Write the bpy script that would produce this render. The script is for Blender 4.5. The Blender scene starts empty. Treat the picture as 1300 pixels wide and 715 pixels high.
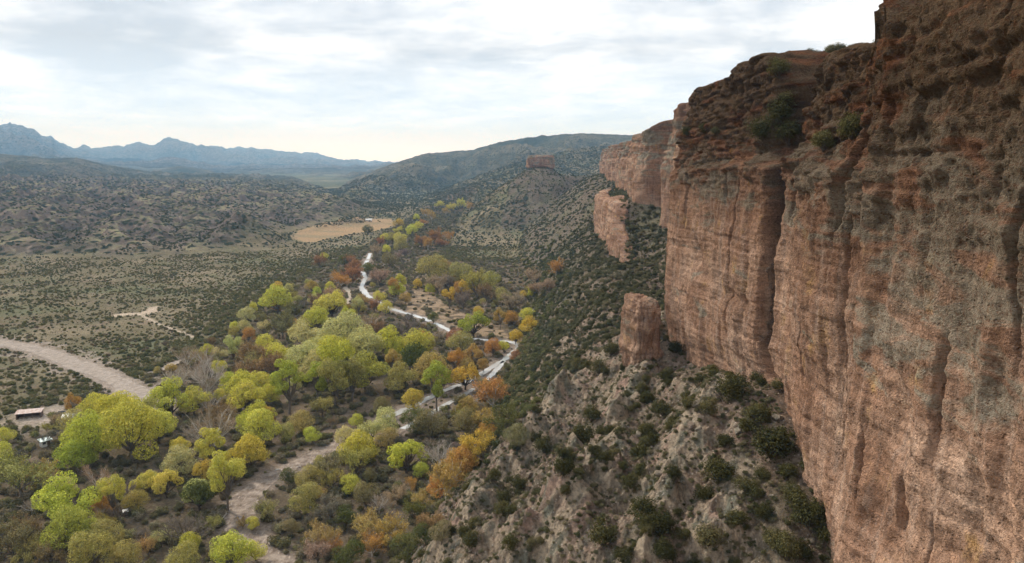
SUN_POWER, SKY_TOP, HAZE, EXPOSURE = 4.0, 1.15, 8.0e-5, 0.27
import bpy, math, random
import numpy as np
random.seed(7)
RNG = np.random.default_rng(11)
S = bpy.context.scene
COL = S.collection
R = math.radians

# ------------------------------------------------------------------ camera model (photo pixels 1300 x 715)
F, PITCH, CAMZ = 940.0, R(9.2), 100.0
CP, SP = math.cos(PITCH), math.sin(PITCH)
def ray(px, py):
    u = (px - 650.0) / F; v = (357.5 - py) / F
    return np.array([u, CP + v * SP, -SP + v * CP])
def at_z(px, py, z):
    d = ray(px, py); k = (z - CAMZ) / d[2]
    return d[0] * k, d[1] * k
def at_y(px, py, y):
    d = ray(px, py); k = y / d[1]
    return d[0] * k, y, CAMZ + d[2] * k
def project(x, y, z):
    dz = z - CAMZ
    fy = y * CP - dz * SP; fz = y * SP + dz * CP
    return 650 + F * x / fy, 357.5 - F * fz / fy, fy

# ------------------------------------------------------------------ noise
_P = np.random.default_rng(3).permutation(256).astype(np.int32)
_P = np.concatenate([_P, _P])
_ang = np.random.default_rng(4).random(256) * 2 * np.pi
_G2 = np.stack([np.cos(_ang), np.sin(_ang)], 1)
_g3 = np.random.default_rng(5).normal(size=(256, 3)); _G3 = _g3 / np.linalg.norm(_g3, axis=1)[:, None]
def n2(x, y):
    xi = np.floor(x).astype(np.int32); yi = np.floor(y).astype(np.int32)
    xf = x - xi; yf = y - yi
    X = xi & 255; Y = yi & 255; X1 = (X + 1) & 255; Y1 = (Y + 1) & 255
    u = xf * xf * xf * (xf * (xf * 6 - 15) + 10); v = yf * yf * yf * (yf * (yf * 6 - 15) + 10)
    def g(h, a, b): return _G2[h, 0] * a + _G2[h, 1] * b
    aa = g(_P[_P[X] + Y], xf, yf); ba = g(_P[_P[X1] + Y], xf - 1, yf)
    ab = g(_P[_P[X] + Y1], xf, yf - 1); bb = g(_P[_P[X1] + Y1], xf - 1, yf - 1)
    return ((aa + u * (ba - aa)) * (1 - v) + (ab + u * (bb - ab)) * v) * 1.5
def n3(x, y, z):
    xi = np.floor(x).astype(np.int32); yi = np.floor(y).astype(np.int32); zi = np.floor(z).astype(np.int32)
    xf = x - xi; yf = y - yi; zf = z - zi
    X = xi & 255; Y = yi & 255; Z = zi & 255; X1 = (X + 1) & 255; Y1 = (Y + 1) & 255; Z1 = (Z + 1) & 255
    f = lambda t: t * t * t * (t * (t * 6 - 15) + 10)
    u, v, w = f(xf), f(yf), f(zf)
    def g(h, a, b, c): return _G3[h, 0] * a + _G3[h, 1] * b + _G3[h, 2] * c
    def layer(Zk, zz):
        a = g(_P[_P[_P[X] + Y] + Zk], xf, yf, zz); b = g(_P[_P[_P[X1] + Y] + Zk], xf - 1, yf, zz)
        c = g(_P[_P[_P[X] + Y1] + Zk], xf, yf - 1, zz); d = g(_P[_P[_P[X1] + Y1] + Zk], xf - 1, yf - 1, zz)
        return (a + u * (b - a)) * (1 - v) + (c + u * (d - c)) * v
    l0 = layer(Z, zf); l1 = layer(Z1, zf - 1)
    return (l0 + w * (l1 - l0)) * 1.5
def fbm2(x, y, o=4, g=0.5):
    r = 0; a = 1; t = 0
    for i in range(o):
        r = r + a * n2(x + 17.3 * i, y - 9.1 * i); t += a; a *= g; x = x * 2.03; y = y * 2.03
    return r / t * 1.4
def rid2(x, y, o=4, g=0.5):
    r = 0; a = 1; t = 0
    for i in range(o):
        r = r + a * (1 - 2.2 * np.abs(n2(x + 31.7 * i, y + 5.3 * i))); t += a; a *= g; x = x * 2.07; y = y * 2.07
    return r / t
def fbm3(x, y, z, o=4, g=0.5):
    r = 0; a = 1; t = 0
    for i in range(o):
        r = r + a * n3(x + 11.1 * i, y - 7.7 * i, z + 3.3 * i); t += a; a *= g; x = x * 2.03; y = y * 2.03; z = z * 2.03
    return r / t * 1.4
def sst(a, b, x):
    t = np.clip((x - a) / (b - a), 0, 1); return t * t * (3 - 2 * t)
def gauss(x, m, s): return np.exp(-((x - m) / s) ** 2)
def seg_dist(x, y, pts):
    """distance to a polyline"""
    best = np.full(np.shape(x), 1e9)
    for (x0, y0), (x1, y1) in zip(pts[:-1], pts[1:]):
        dx, dy = x1 - x0, y1 - y0
        t = np.clip(((x - x0) * dx + (y - y0) * dy) / (dx * dx + dy * dy + 1e-9), 0, 1)
        best = np.minimum(best, np.hypot(x - x0 - t * dx, y - y0 - t * dy))
    return best
def in_poly(x, y, pts):
    c = np.zeros(np.shape(x), bool)
    for (x0, y0), (x1, y1) in zip(pts, pts[1:] + pts[:1]):
        if y0 == y1: continue
        k = ((y0 > y) != (y1 > y)) & (x < (x1 - x0) * (y - y0) / (y1 - y0) + x0)
        c ^= k
    return c
def sdist(x, y, pts):
    d = seg_dist(x, y, pts + pts[:1])
    return np.where(in_poly(x, y, pts), d, -d)          # positive inside

# ------------------------------------------------------------------ the cliff line and the lie of the land
def cl(y): return 34 + 0.085 * y                          # x of the cliff foot
ZB_Y = [-200, 0, 60, 80, 92, 120, 150, 170, 195, 230, 266, 330, 394, 450, 600, 800, 1000, 1300, 4000]
ZB_Z = [25, 30, 37, 43, 52, 62, 56, 53, 53, 56, 58, 61, 60, 57, 62, 78, 84, 80, 70]
RUN_Y = [-200, 0, 100, 180, 258, 394, 600, 800, 1300]
RUN_Z = [80, 85, 85, 78, 66, 64, 74, 100, 120]
SKY_PX = [(1300, -60), (1133, -10), (1128, 40), (1123, 56), (1095, 57), (1062, 60), (1040, 68), (1010, 100), (990, 100), (982, 80), (974, 70),
          (960, 69), (948, 74), (934, 78), (928, 90), (921, 99), (908, 103), (895, 108), (886, 111), (879, 115), (866, 131),
          (861, 144), (847, 150), (827, 154), (814, 163), (805, 170), (797, 179), (788, 184), (775, 189), (757, 194)]
def wall_yz(px, py, off):
    d = ray(px, py); a = d[0] / d[1]; ys = np.arange(45, 1400, .25)
    k = np.nonzero(34 + .085 * ys + off + rec(ys) <= a * ys)[0]; y = ys[k[0]] if len(k) else (34 + off) / (a - .085)
    return y, CAMZ + d[2] / d[1] * y
def rec(y):        # how far the wall line steps back
    y = np.asarray(y, float)
    return -8.4 * np.clip((y - 132) / 68, 0, 1) * (1 - sst(200, 209, y)) + 17 * sst(201, 214, y) * (1 - sst(428, 440, y)) + 9 * sst(476, 500, y) * (1 + .35 * np.sin(y / 38.0))
_o = []
for p in SKY_PX:
    off = 4.2 if p[0] < 1125 and p[0] > 860 else (10.0 if p[0] <= 793 else 1.5)
    _o.append(wall_yz(p[0], p[1], off))
_o = sorted(_o); TOP_Y = [-300] + [a for a, b in _o] + [1500]; TOP_Z = [140] + [b for a, b in _o] + [_o[-1][1]]
def ztop(y): return np.interp(y, TOP_Y, TOP_Z)
def alc(y): return gauss(y, 134, 5.6)
def dstep(y): return 10 + np.maximum(rec(y), -1) + 11 * gauss(y, 134, 14)

LEFT_HILL = [(-1500, 700), (-560, 725), (-470, 760), (-385, 745), (-325, 790), (-292, 880), (-335, 1010), (-300, 1110), (-285, 1300), (-262, 1440), (-300, 1640),
             (-480, 2050), (-640, 2600), (-1200, 4200), (-6000, 6000), (-6000, 1500)]
def crest(x, y, pts, wf, wb, zfoot=0.0, mod=None, pw=1.15, jag=0.0, rel=0.0, reln=None):
    """a ridge through crest points given as (photo x, photo y, distance)"""
    P = sorted((ray(a, b)[0] / ray(a, b)[1], Y, at_y(a, b, Y)[2]) for a, b, Y in pts)
    A = np.array(P); a = x / np.maximum(y, 1)
    Yc = np.interp(a, A[:, 0], A[:, 1]); zc = np.interp(a, A[:, 0], A[:, 2])
    if jag: zc = zc + jag * fbm2(a * 75, a * 0 + 4.4, 4, .6) + jag * 2.5 * fbm2(x / 1500, y / 1500, 4, .6) * np.clip(np.abs(y - Yc) / wf * 4, 0, 1)
    t = np.where(y < Yc, (Yc - y) / wf, (y - Yc) / wb)
    if mod is not None: t = t * (1 + np.clip(mod, -.42, 1.2))
    pf = np.clip(1 - t, 0, 1) ** pw
    return (zfoot + (zc - zfoot) * pf + (rel * reln * 4 * pf * (1 - pf) if rel else 0)) * (y > 300)

BUTTE = (46.0, 1250.0)
RIBS = []
def height(x, y, detail=True):
    x = np.asarray(x, float); y = np.asarray(y, float)
    d = x - cl(y)
    r = np.hypot(x, y)
    near = 1 - sst(500, 1400, r)
    h = 1.1 * fbm2(x / 130, y / 130, 3) + 0.25 * fbm2(x / 18, y / 18, 3) * near
    h = h + np.clip(-x - 230, 0, 400) * 0.012
    # left badlands and hills
    sd = sdist(x, y, LEFT_HILL)
    sd = sd + 28 * fbm2(x / 140, y / 140, 3)
    u = np.clip(sd, 0, None)
    gul = rid2(x / 210 + 3.3, y / 260, 5, .55)
    rise = 15 * sst(0, 60, u) + 16 * sst(30, 330, u) + 34 * sst(300, 1300, u)
    gul2 = rid2((x + .3 * y) / 95 + 1.3, (y - .3 * x) / 150, 4, .5)
    h = h + rise * (0.40 + 0.80 * gul) + 15 * (gul2 - .3) * sst(10, 110, u) + 5 * sst(20, 200, u) * fbm2(x / 50, y / 50, 3)
    h = h + 33 * np.clip(1 - np.hypot((x + 338 + .25 * (y - 930)) / 62, (y - 930) / 105), 0, 1) ** 1.2 * (.7 + .5 * rid2(x / 60, y / 40, 3))          # dark flanked spur by the flats
    h = h + 14 * gauss(np.hypot((x + 330) / 90, (y - 1480) / 190), 0, 1)
    # back ridges
    rg = rid2(x / 900, y / 900, 5, .55)
    rg2 = rid2(x / 420 + 9, y / 420, 5, .55)
    h = np.maximum(h, crest(x, y, [(-250, 185, 3400), (0, 195, 3400), (65, 201, 3400), (97, 200, 3500), (130, 208, 3600), (181, 217, 3700), (260, 232, 3900), (330, 240, 4100), (420, 248, 4300)],
                            1500, 1800, 0, -0.5 * (rg2 - .2), 1.15, 4, 30, rg2 - .45))
    h = np.maximum(h, crest(x, y, [(120, 238, 4700), (194, 217, 4900), (226, 211, 4900), (258, 215, 5000), (290, 222, 5000), (323, 229, 5100), (380, 243, 5200)],
                            900, 1500, 0, -0.3 * (rg2 - .2)))
    rb = rid2((x + .35 * y) / 520 + 4, (y - .2 * x) / 900, 5, .5)
    h = np.maximum(h, crest(x, y, [(420, 243, 3350), (450, 228, 3350), (482, 214, 3400), (515, 202, 3500), (542, 194.5, 3600), (600, 190, 3700), (628, 182, 3700), (650, 177, 3700), (690, 172, 3650), (740, 169, 3600),
                                   (770, 170, 3550), (800, 171, 3500), (900, 168, 3400), (1100, 168, 3300), (1400, 172, 3000)], 1250, 1800, 0, -.6 * (rb - .2), 1.0, 5, 62, rb - .45))
    h = np.maximum(h, crest(x, y, [(520, 262, 2000), (545, 246, 2050), (575, 235, 2150), (605, 224, 2200), (650, 209, 2300), (700, 196, 2350), (760, 186, 2350), (900, 180, 2300), (1400, 180, 2200)],
                            620, 900, 0, -.6 * (rb - .2), 1.0, 4, 42, rb - .45))
    h = np.maximum(h, crest(x, y, [(515, 264, 1750), (545, 255, 1800), (566, 251, 1850), (585, 253, 1850), (610, 258, 1850)], 260, 300, 0, -0.4 * (rg2 - .2), 1.0))
    h = np.maximum(h, crest(x, y, [(370, 252, 2300), (425, 245, 2300), (470, 249, 2300), (500, 256, 2200)], 250, 400, 0, -0.3 * (rg2 - .2)))
    # far mountains
    rm = rid2(x / 2600, y / 2600, 6, .55)
    h = np.maximum(h, crest(x, y, [(-300, 190, 11000), (-120, 165, 11000), (-40, 163, 11000), (0, 158.5, 11000), (13, 156, 11000), (22, 160, 11000), (35, 164, 11000), (48, 168, 11100), (55, 172, 11200), (66, 174, 11300), (74, 182, 11400),
                                   (97, 191, 11800), (106, 187.5, 12500), (116, 191, 12700), (136, 190, 13000), (150, 187, 13000), (165, 188, 13000), (176, 185.5, 13000), (190, 188, 13000), (203, 182, 13000), (213, 178.5, 13000), (233, 183, 13200), (258, 188, 13500),
                                   (268, 185.5, 14600), (290, 187, 15000), (307, 187, 15500), (323, 187.5, 15600), (355, 191, 15600), (380, 195, 15600), (400, 199, 15300), (426, 203, 14500), (487, 208, 13000), (560, 212, 12000)],
                            4600, 4200, 0, -0.8 * (rm - .1), 1.2, 42, 260, rm - .45))
    h = np.maximum(h, crest(x, y, [(-300, 200, 8500), (0, 187, 8500), (60, 195, 8400), (110, 200, 8600), (160, 201, 9000), (230, 206, 9300), (300, 207, 9500), (400, 209, 9800), (470, 212, 9800)],
                            2600, 2500, 0, -0.8 * (rm - .15), 1.15, 22, 120, rm - .45))
    # butte hill
    rr = np.hypot((x - BUTTE[0]) * 1.0, (y - BUTTE[1]) * 0.62)
    hb = 89 - 0.66 * np.clip(rr - 18, 0, None) + 5 * fbm2(x / 38, y / 38, 3) * sst(20, 60, rr) - 5 * sst(.1, .6, rid2(x / 55, y / 70, 2)) * sst(30, 90, rr)
    saddle = 77 - 0.55 * np.abs(y - 1250 - 0.2 * (x - 46)) - 0.02 * np.abs(x - 90)
    saddle = np.where((x > 46) & (x < 175), saddle, -50)
    # slope under the cliff
    zb = np.interp(y, ZB_Y, ZB_Z); run = np.interp(y, RUN_Y, RUN_Z)
    dd = d - rec(y) * sst(-25, 8, d)
    t = np.clip(-dd / run, 0, 1.3)
    nearS = 1 - sst(180, 330, y)
    f = np.where(t < 1, (1 - np.clip(t, 0, 1) ** 1.18), 0) * 1.0
    wob = fbm2(x / 34, y / 34, 4)
    rib = rid2((x * .86 + y * .5) / 23.0 + .8, (y * .86 - x * .5) / 46.0, 3, .5)
    slope = zb * f + (4.2 * wob + 4.6 * (rib - .35)) * sst(0, .1, t) * (1 - sst(.75, 1.1, t)) * (0.45 + .55 * nearS)
    slope = slope + 3.0 * fbm2(x / 70, y / 28, 3) * sst(.05, .2, t) * (1 - sst(.8, 1.1, t)) * (1 - nearS)
    # rocky spur in front of the orange trees
    spur = gauss(np.hypot((x + 4 + .25 * (y - 128)) / 17, (y - 128) / 30), 0, 1)
    slope = slope + 5.5 * spur
    if len(RIBS) and detail:
        tm = sst(.02, .12, t) * (1 - sst(.85, 1.1, t))
        wx, wy = x + 2.2 * fbm2(x / 7, y / 7, 3), y + 2.2 * fbm2(x / 7 + 9, y / 7, 3)
        for L, hh, w in RIBS:
            m_ = (y > 60) & (y < 330)
            dr = np.full(np.shape(x), 99.0); dr[m_] = seg_dist(wx[m_], wy[m_], L)
            slope = slope + hh * np.clip(1 - dr / w, 0, 1) ** 1.3 * tm * (.75 + .5 * n2(x / 9, y / 9))
    # bench above the lower tier
    wb = sst(372, 455, y) * (1 - sst(640, 760, y))
    bench = (73 + 5 * np.clip((dd + 14) / 14, 0, 1) - slope) * sst(-11, -7, d) * (d < 30) * wb
    slope = slope + np.clip(bench, 0, None)
    if detail:
        rock = (rid2((x + .4 * y) / 13, (y - .4 * x) / 8.5, 5, .6) - .3) * 2.9 + (rid2(x / 2.6, y / 2.2, 3, .55) - .3) * .5
        slope = slope + rock * nearS * sst(.03, .14, t) * (1 - sst(.9, 1.1, t)) * (.35 + .65 * sst(-.25, .25, wob + .9 * spur + .3 * (rib - .3)))
        slope = slope + fbm2(x / 5, y / 5, 3) * .8 * (1 - nearS) * sst(.03, .14, t) * (1 - sst(.8, 1.1, t)) * near
    ds = dstep(y)
    zt = ztop(y)
    plate = zt - .6 + 0.07 * np.clip(d - ds, 0, 160) + 2.0 * fbm2(x / 40, y / 40, 4) * sst(5, 30, d - ds) + 0.07 * np.clip(d - ds, 0, 60) * gauss(y, 190, 60)
    st = sst(ds - 3, ds + 1.5, d)
    right = slope + (plate - slope) * st
    win = 1 - sst(1180, 1290, y)
    right = right * win + (1 - win) * np.where(d > -120, 74 * np.clip(1 - np.abs(y - 1290) / 420, 0, 1) * sst(-100, 10, d), 0)
    right = np.where(t >= 1.29, -99, right)
    fin = np.maximum(h, np.maximum(hb * (rr < 160), saddle))
    return np.where(right > fin, right, fin + 0.0)

def ground_hit(px, py, zoff=0.0):
    """where the sight line through a photo pixel meets the land (raised by zoff)"""
    d = ray(px, py)
    k = np.concatenate([np.arange(60, 700, 1.0), np.geomspace(700, 16000, 700)]) / d[1]
    X, Y, Z = d[0] * k, d[1] * k, CAMZ + d[2] * k
    b = np.nonzero(Z < height(X, Y) + zoff)[0]
    i = b[0] if len(b) else len(k) - 1
    return X[i], Y[i]

_rb = [([(856, 398), (826, 455), (796, 500), (775, 560), (742, 630), (700, 712)], 7.0, 8.5), ([(905, 500), (868, 560), (842, 640), (815, 715)], 4.2, 6.0),
       ([(712, 520), (672, 575), (632, 625), (590, 672), (555, 715)], 7.0, 8.5), ([(760, 470), (725, 500), (690, 545)], 4.6, 6.5), ([(735, 585), (715, 640), (660, 715)], 6.0, 5.5), ([(960, 540), (930, 610), (905, 700)], 3.0, 5.0)]
RIBS = [([ground_hit(a, b) for a, b in L], h_, w_) for L, h_, w_ in _rb]

# ------------------------------------------------------------------ mesh helpers
def mesh_np(name, verts, quads=None, tris=None, smooth=False, mat_idx=None):
    me = bpy.data.meshes.new(name)
    verts = np.asarray(verts, np.float32)
    q = np.asarray(quads, np.int32).reshape(-1, 4) if quads is not None else np.zeros((0, 4), np.int32)
    t = np.asarray(tris, np.int32).reshape(-1, 3) if tris is not None else np.zeros((0, 3), np.int32)
    me.vertices.add(len(verts)); me.vertices.foreach_set('co', verts.ravel())
    nl = q.size + t.size; npol = len(q) + len(t)
    me.loops.add(nl); me.loops.foreach_set('vertex_index', np.concatenate([q.ravel(), t.ravel()]))
    me.polygons.add(npol)
    tot = np.concatenate([np.full(len(q), 4, np.int32), np.full(len(t), 3, np.int32)])
    st = np.concatenate([[0], np.cumsum(tot)[:-1]]).astype(np.int32)
    me.polygons.foreach_set('loop_start', st)
    if mat_idx is not None: me.polygons.foreach_set('material_index', np.asarray(mat_idx, np.int32))
    me.update(calc_edges=True)
    me.polygons.foreach_set('use_smooth', np.full(npol, bool(smooth)))
    return me
def link(name, me, mats=(), parent=None, loc=None, **props):
    o = bpy.data.objects.new(name, me); COL.objects.link(o)
    for m in mats:
        if me is not None and m.name not in [k.name for k in me.materials if k]: me.materials.append(m)
    if parent is not None: o.parent = parent
    if loc is not None: o.location = loc
    for k, v in props.items():
        if v is not None: o[k] = v
    return o
def empty(name, loc, rz=0.0, **props):
    o = bpy.data.objects.new(name, None); COL.objects.link(o); o.location = loc; o.rotation_euler = (0, 0, rz)
    o.empty_display_size = .5
    for k, v in props.items():
        if v is not None: o[k] = v
    return o
class MB:
    """collects shapes into one mesh"""
    def __init__(s): s.v = []; s.q = []; s.t = []; s.n = 0
    def add(s, v, q=None, t=None):
        v = np.asarray(v, float); s.v.append(v)
        if q is not None and len(q): s.q.append(np.asarray(q) + s.n)
        if t is not None and len(t): s.t.append(np.asarray(t) + s.n)
        s.n += len(v)
    def tube(s, pts, rad, k=6, cap=True):
        pts = np.asarray(pts, float); n = len(pts)
        tang = np.gradient(pts, axis=0); tang /= np.linalg.norm(tang, axis=1)[:, None] + 1e-9
        ref = np.where(np.abs(tang[:, 2:3]) < .9, [[0, 0, 1.]], [[1., 0, 0]])
        a = np.cross(tang, ref); a /= np.linalg.norm(a, axis=1)[:, None] + 1e-9; b = np.cross(tang, a)
        th = np.arange(k) / k * 2 * np.pi
        ring = pts[:, None] + (a[:, None] * np.cos(th)[None, :, None] + b[:, None] * np.sin(th)[None, :, None]) * np.asarray(rad, float)[:, None, None]
        i = np.arange(n - 1)[:, None] * k; j = np.arange(k)[None]; j1 = (j + 1) % k
        q = np.stack([i + j, i + j1, i + k + j1, i + k + j], -1).reshape(-1, 4)
        s.add(ring.reshape(-1, 3), q)
    def box(s, c, size, rz=0, rx=0):
        x, y, z = np.array(size) / 2
        v = np.array([[-x, -y, -z], [x, -y, -z], [x, y, -z], [-x, y, -z], [-x, -y, z], [x, -y, z], [x, y, z], [-x, y, z]], float)
        if rx: 
            c_, s_ = math.cos(rx), math.sin(rx); v = np.stack([v[:, 0], v[:, 1] * c_ - v[:, 2] * s_, v[:, 1] * s_ + v[:, 2] * c_], 1)
        if rz:
            c_, s_ = math.cos(rz), math.sin(rz); v = np.stack([v[:, 0] * c_ - v[:, 1] * s_, v[:, 0] * s_ + v[:, 1] * c_, v[:, 2]], 1)
        s.add(v + np.array(c, float), [[0, 3, 2, 1], [4, 5, 6, 7], [0, 1, 5, 4], [1, 2, 6, 5], [2, 3, 7, 6], [3, 0, 4, 7]])
    def mesh(s, name, smooth=False):
        return mesh_np(name, np.concatenate(s.v), np.concatenate(s.q) if s.q else None, np.concatenate(s.t) if s.t else None, smooth)
    def build(s, name, mat, parent=None, smooth=False, **kw):
        return link(name, s.mesh(name, smooth), [mat], parent, **kw)

# ------------------------------------------------------------------ material helpers
class NT:
    def __init__(s, name, world=False):
        if world: s.m = bpy.data.worlds.new(name)
        else: s.m = bpy.data.materials.new(name)
        s.m.use_nodes = True; s.t = s.m.node_tree; s.t.nodes.clear()
    def n(s, typ, ins=None, **kw):
        nd = s.t.nodes.new(typ)
        for k, v in kw.items(): setattr(nd, k, v)
        for k, v in (ins or {}).items():
            sock = nd.inputs[k]
            if isinstance(v, bpy.types.NodeSocket): s.t.links.new(v, sock)
            else: sock.default_value = v
        return nd
    def math(s, op, a, b=0.0, clamp=False):
        return s.n('ShaderNodeMath', {0: a, 1: b}, operation=op, use_clamp=clamp).outputs[0]
    def mix(s, f, a, b, mode='MIX'):
        nd = s.n('ShaderNodeMix', {0: f, 6: a, 7: b}, data_type='RGBA', blend_type=mode, clamp_factor=True); return nd.outputs[2]
    def noise(s, vec, scale, detail=4, rough=.55, dist=0.0):
        return s.n('ShaderNodeTexNoise', {'Vector': vec, 'Scale': scale, 'Detail': detail, 'Roughness': rough, 'Distortion': dist}).outputs[0]
    def ramp(s, f, stops, interp='LINEAR'):
        nd = s.n('ShaderNodeValToRGB', {0: f}); cr = nd.color_ramp; cr.interpolation = interp
        while len(cr.elements) < len(stops): cr.elements.new(.5)
        for e, (p, c) in zip(cr.elements, stops):
            e.position = p; e.color = (*c, 1) if len(c) == 3 else c
        return nd.outputs[0]
    def mr(s, v, a, b, c=0.0, d=1.0):
        return s.n('ShaderNodeMapRange', {0: v, 1: a, 2: b, 3: c, 4: d}).outputs[0]
    def scalevec(s, vec, sc):
        return s.n('ShaderNodeVectorMath', {0: vec, 1: sc}, operation='MULTIPLY').outputs[0]
    def out(s, sh): s.n('ShaderNodeOutputMaterial', {0: sh}); return s.m
def c4(r, g, b): return (r, g, b, 1.0)
def simple_mat(name, col, rough=.8, metal=0.0, var=.15, scale=2.0):
    t = NT(name); geo = t.n('ShaderNodeTexCoord').outputs['Object']
    nz = t.noise(geo, scale, 5)
    c = t.mix(1.0, c4(*col), t.ramp(nz, [(.25, (1 - var * 2,) * 3), (.75, (1 + var,) * 3)]), 'MULTIPLY')
    b = t.n('ShaderNodeBsdfPrincipled', {'Base Color': c, 'Roughness': rough, 'Metallic': metal, 'Specular IOR Level': .3})
    return t.out(b.outputs[0])
# ------------------------------------------------------------------ ground, river, roads
def px_poly(pts, z=0.0): return [at_z(a, b, z) for a, b in pts]
RIVER = [(470, 322), (465, 335), (458, 344), (466, 352), (458, 364), (463, 373), (475, 382), (491, 391), (517, 399), (542, 406), (565, 418), (580, 427), (599, 431), (626, 433), (655, 436), (662, 441),
         (656, 446), (647, 453), (626, 466), (601, 481), (584, 489), (569, 495), (557, 499), (538, 509), (515, 522), (484, 533)]
RIVER2 = [(640, 459), (624, 478), (601, 494), (580, 508), (563, 516), (546, 527), (515, 544), (490, 556)]
WASH = [(528, 517), (498, 534), (470, 549), (440, 561), (415, 573), (385, 586), (355, 600), (328, 618), (308, 636), (300, 652), (308, 672), (326, 692), (345, 712), (372, 735)]
ROAD = [(-90, 424), (0, 437), (50, 445), (80, 456), (105, 466), (135, 477), (160, 490), (176, 504), (186, 520)]
TRACK = [(178, 478), (190, 475), (208, 468), (226, 459), (250, 451), (272, 446)]
CLEAR = [(150, 400), (165, 398), (180, 400), (192, 394), (196, 391)]
TRACK2 = [(180, 400), (194, 408), (207, 414), (228, 421), (245, 428)]
PATH3 = [(438, 365), (443, 371), (444, 377), (439, 386)]
def smooth_line(pts, k=3):
    P = np.array(pts, float)
    for _ in range(k):
        q = np.empty((2 * len(P), 2)); q[0] = P[0]; q[-1] = P[-1]
        q[1:-1:2] = .75 * P[:-1] + .25 * P[1:]; q[2:-1:2] = .25 * P[:-1] + .75 * P[1:]; P = q
    return P
W_RIVER, W_RIVER2, W_WASH, W_ROAD = (smooth_line(px_poly(p)) for p in (RIVER, RIVER2, WASH, ROAD))
W_TRACK, W_CLEAR, W_TRACK2, W_PATH3 = (smooth_line(px_poly(p)) for p in (TRACK, CLEAR, TRACK2, PATH3))
MEADOW = px_poly([(372, 304), (376, 296), (400, 290), (432, 284), (468, 280), (498, 279), (502, 287), (478, 293), (450, 297), (425, 302), (392, 309)])
REED = px_poly([(505, 372), (540, 366), (569, 389), (600, 402), (643, 419), (650, 430), (612, 427), (585, 420), (552, 409), (517, 396)])
REED2 = px_poly([(470, 345), (500, 335), (560, 345), (640, 375), (690, 380), (650, 400), (590, 392), (540, 372), (480, 372)])
# riverside wood (dark undergrowth)
WOOD = px_poly([(-60, 560), (60, 545), (110, 500), (180, 480), (250, 440), (300, 420), (350, 370), (420, 335), (470, 310), (500, 290), (560, 255), (610, 255), (580, 285), (560, 330), (690, 335), (720, 350), (680, 430), (650, 470), (650, 560), (560, 700), (500, 760), (0, 900), (-200, 800)])

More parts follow.
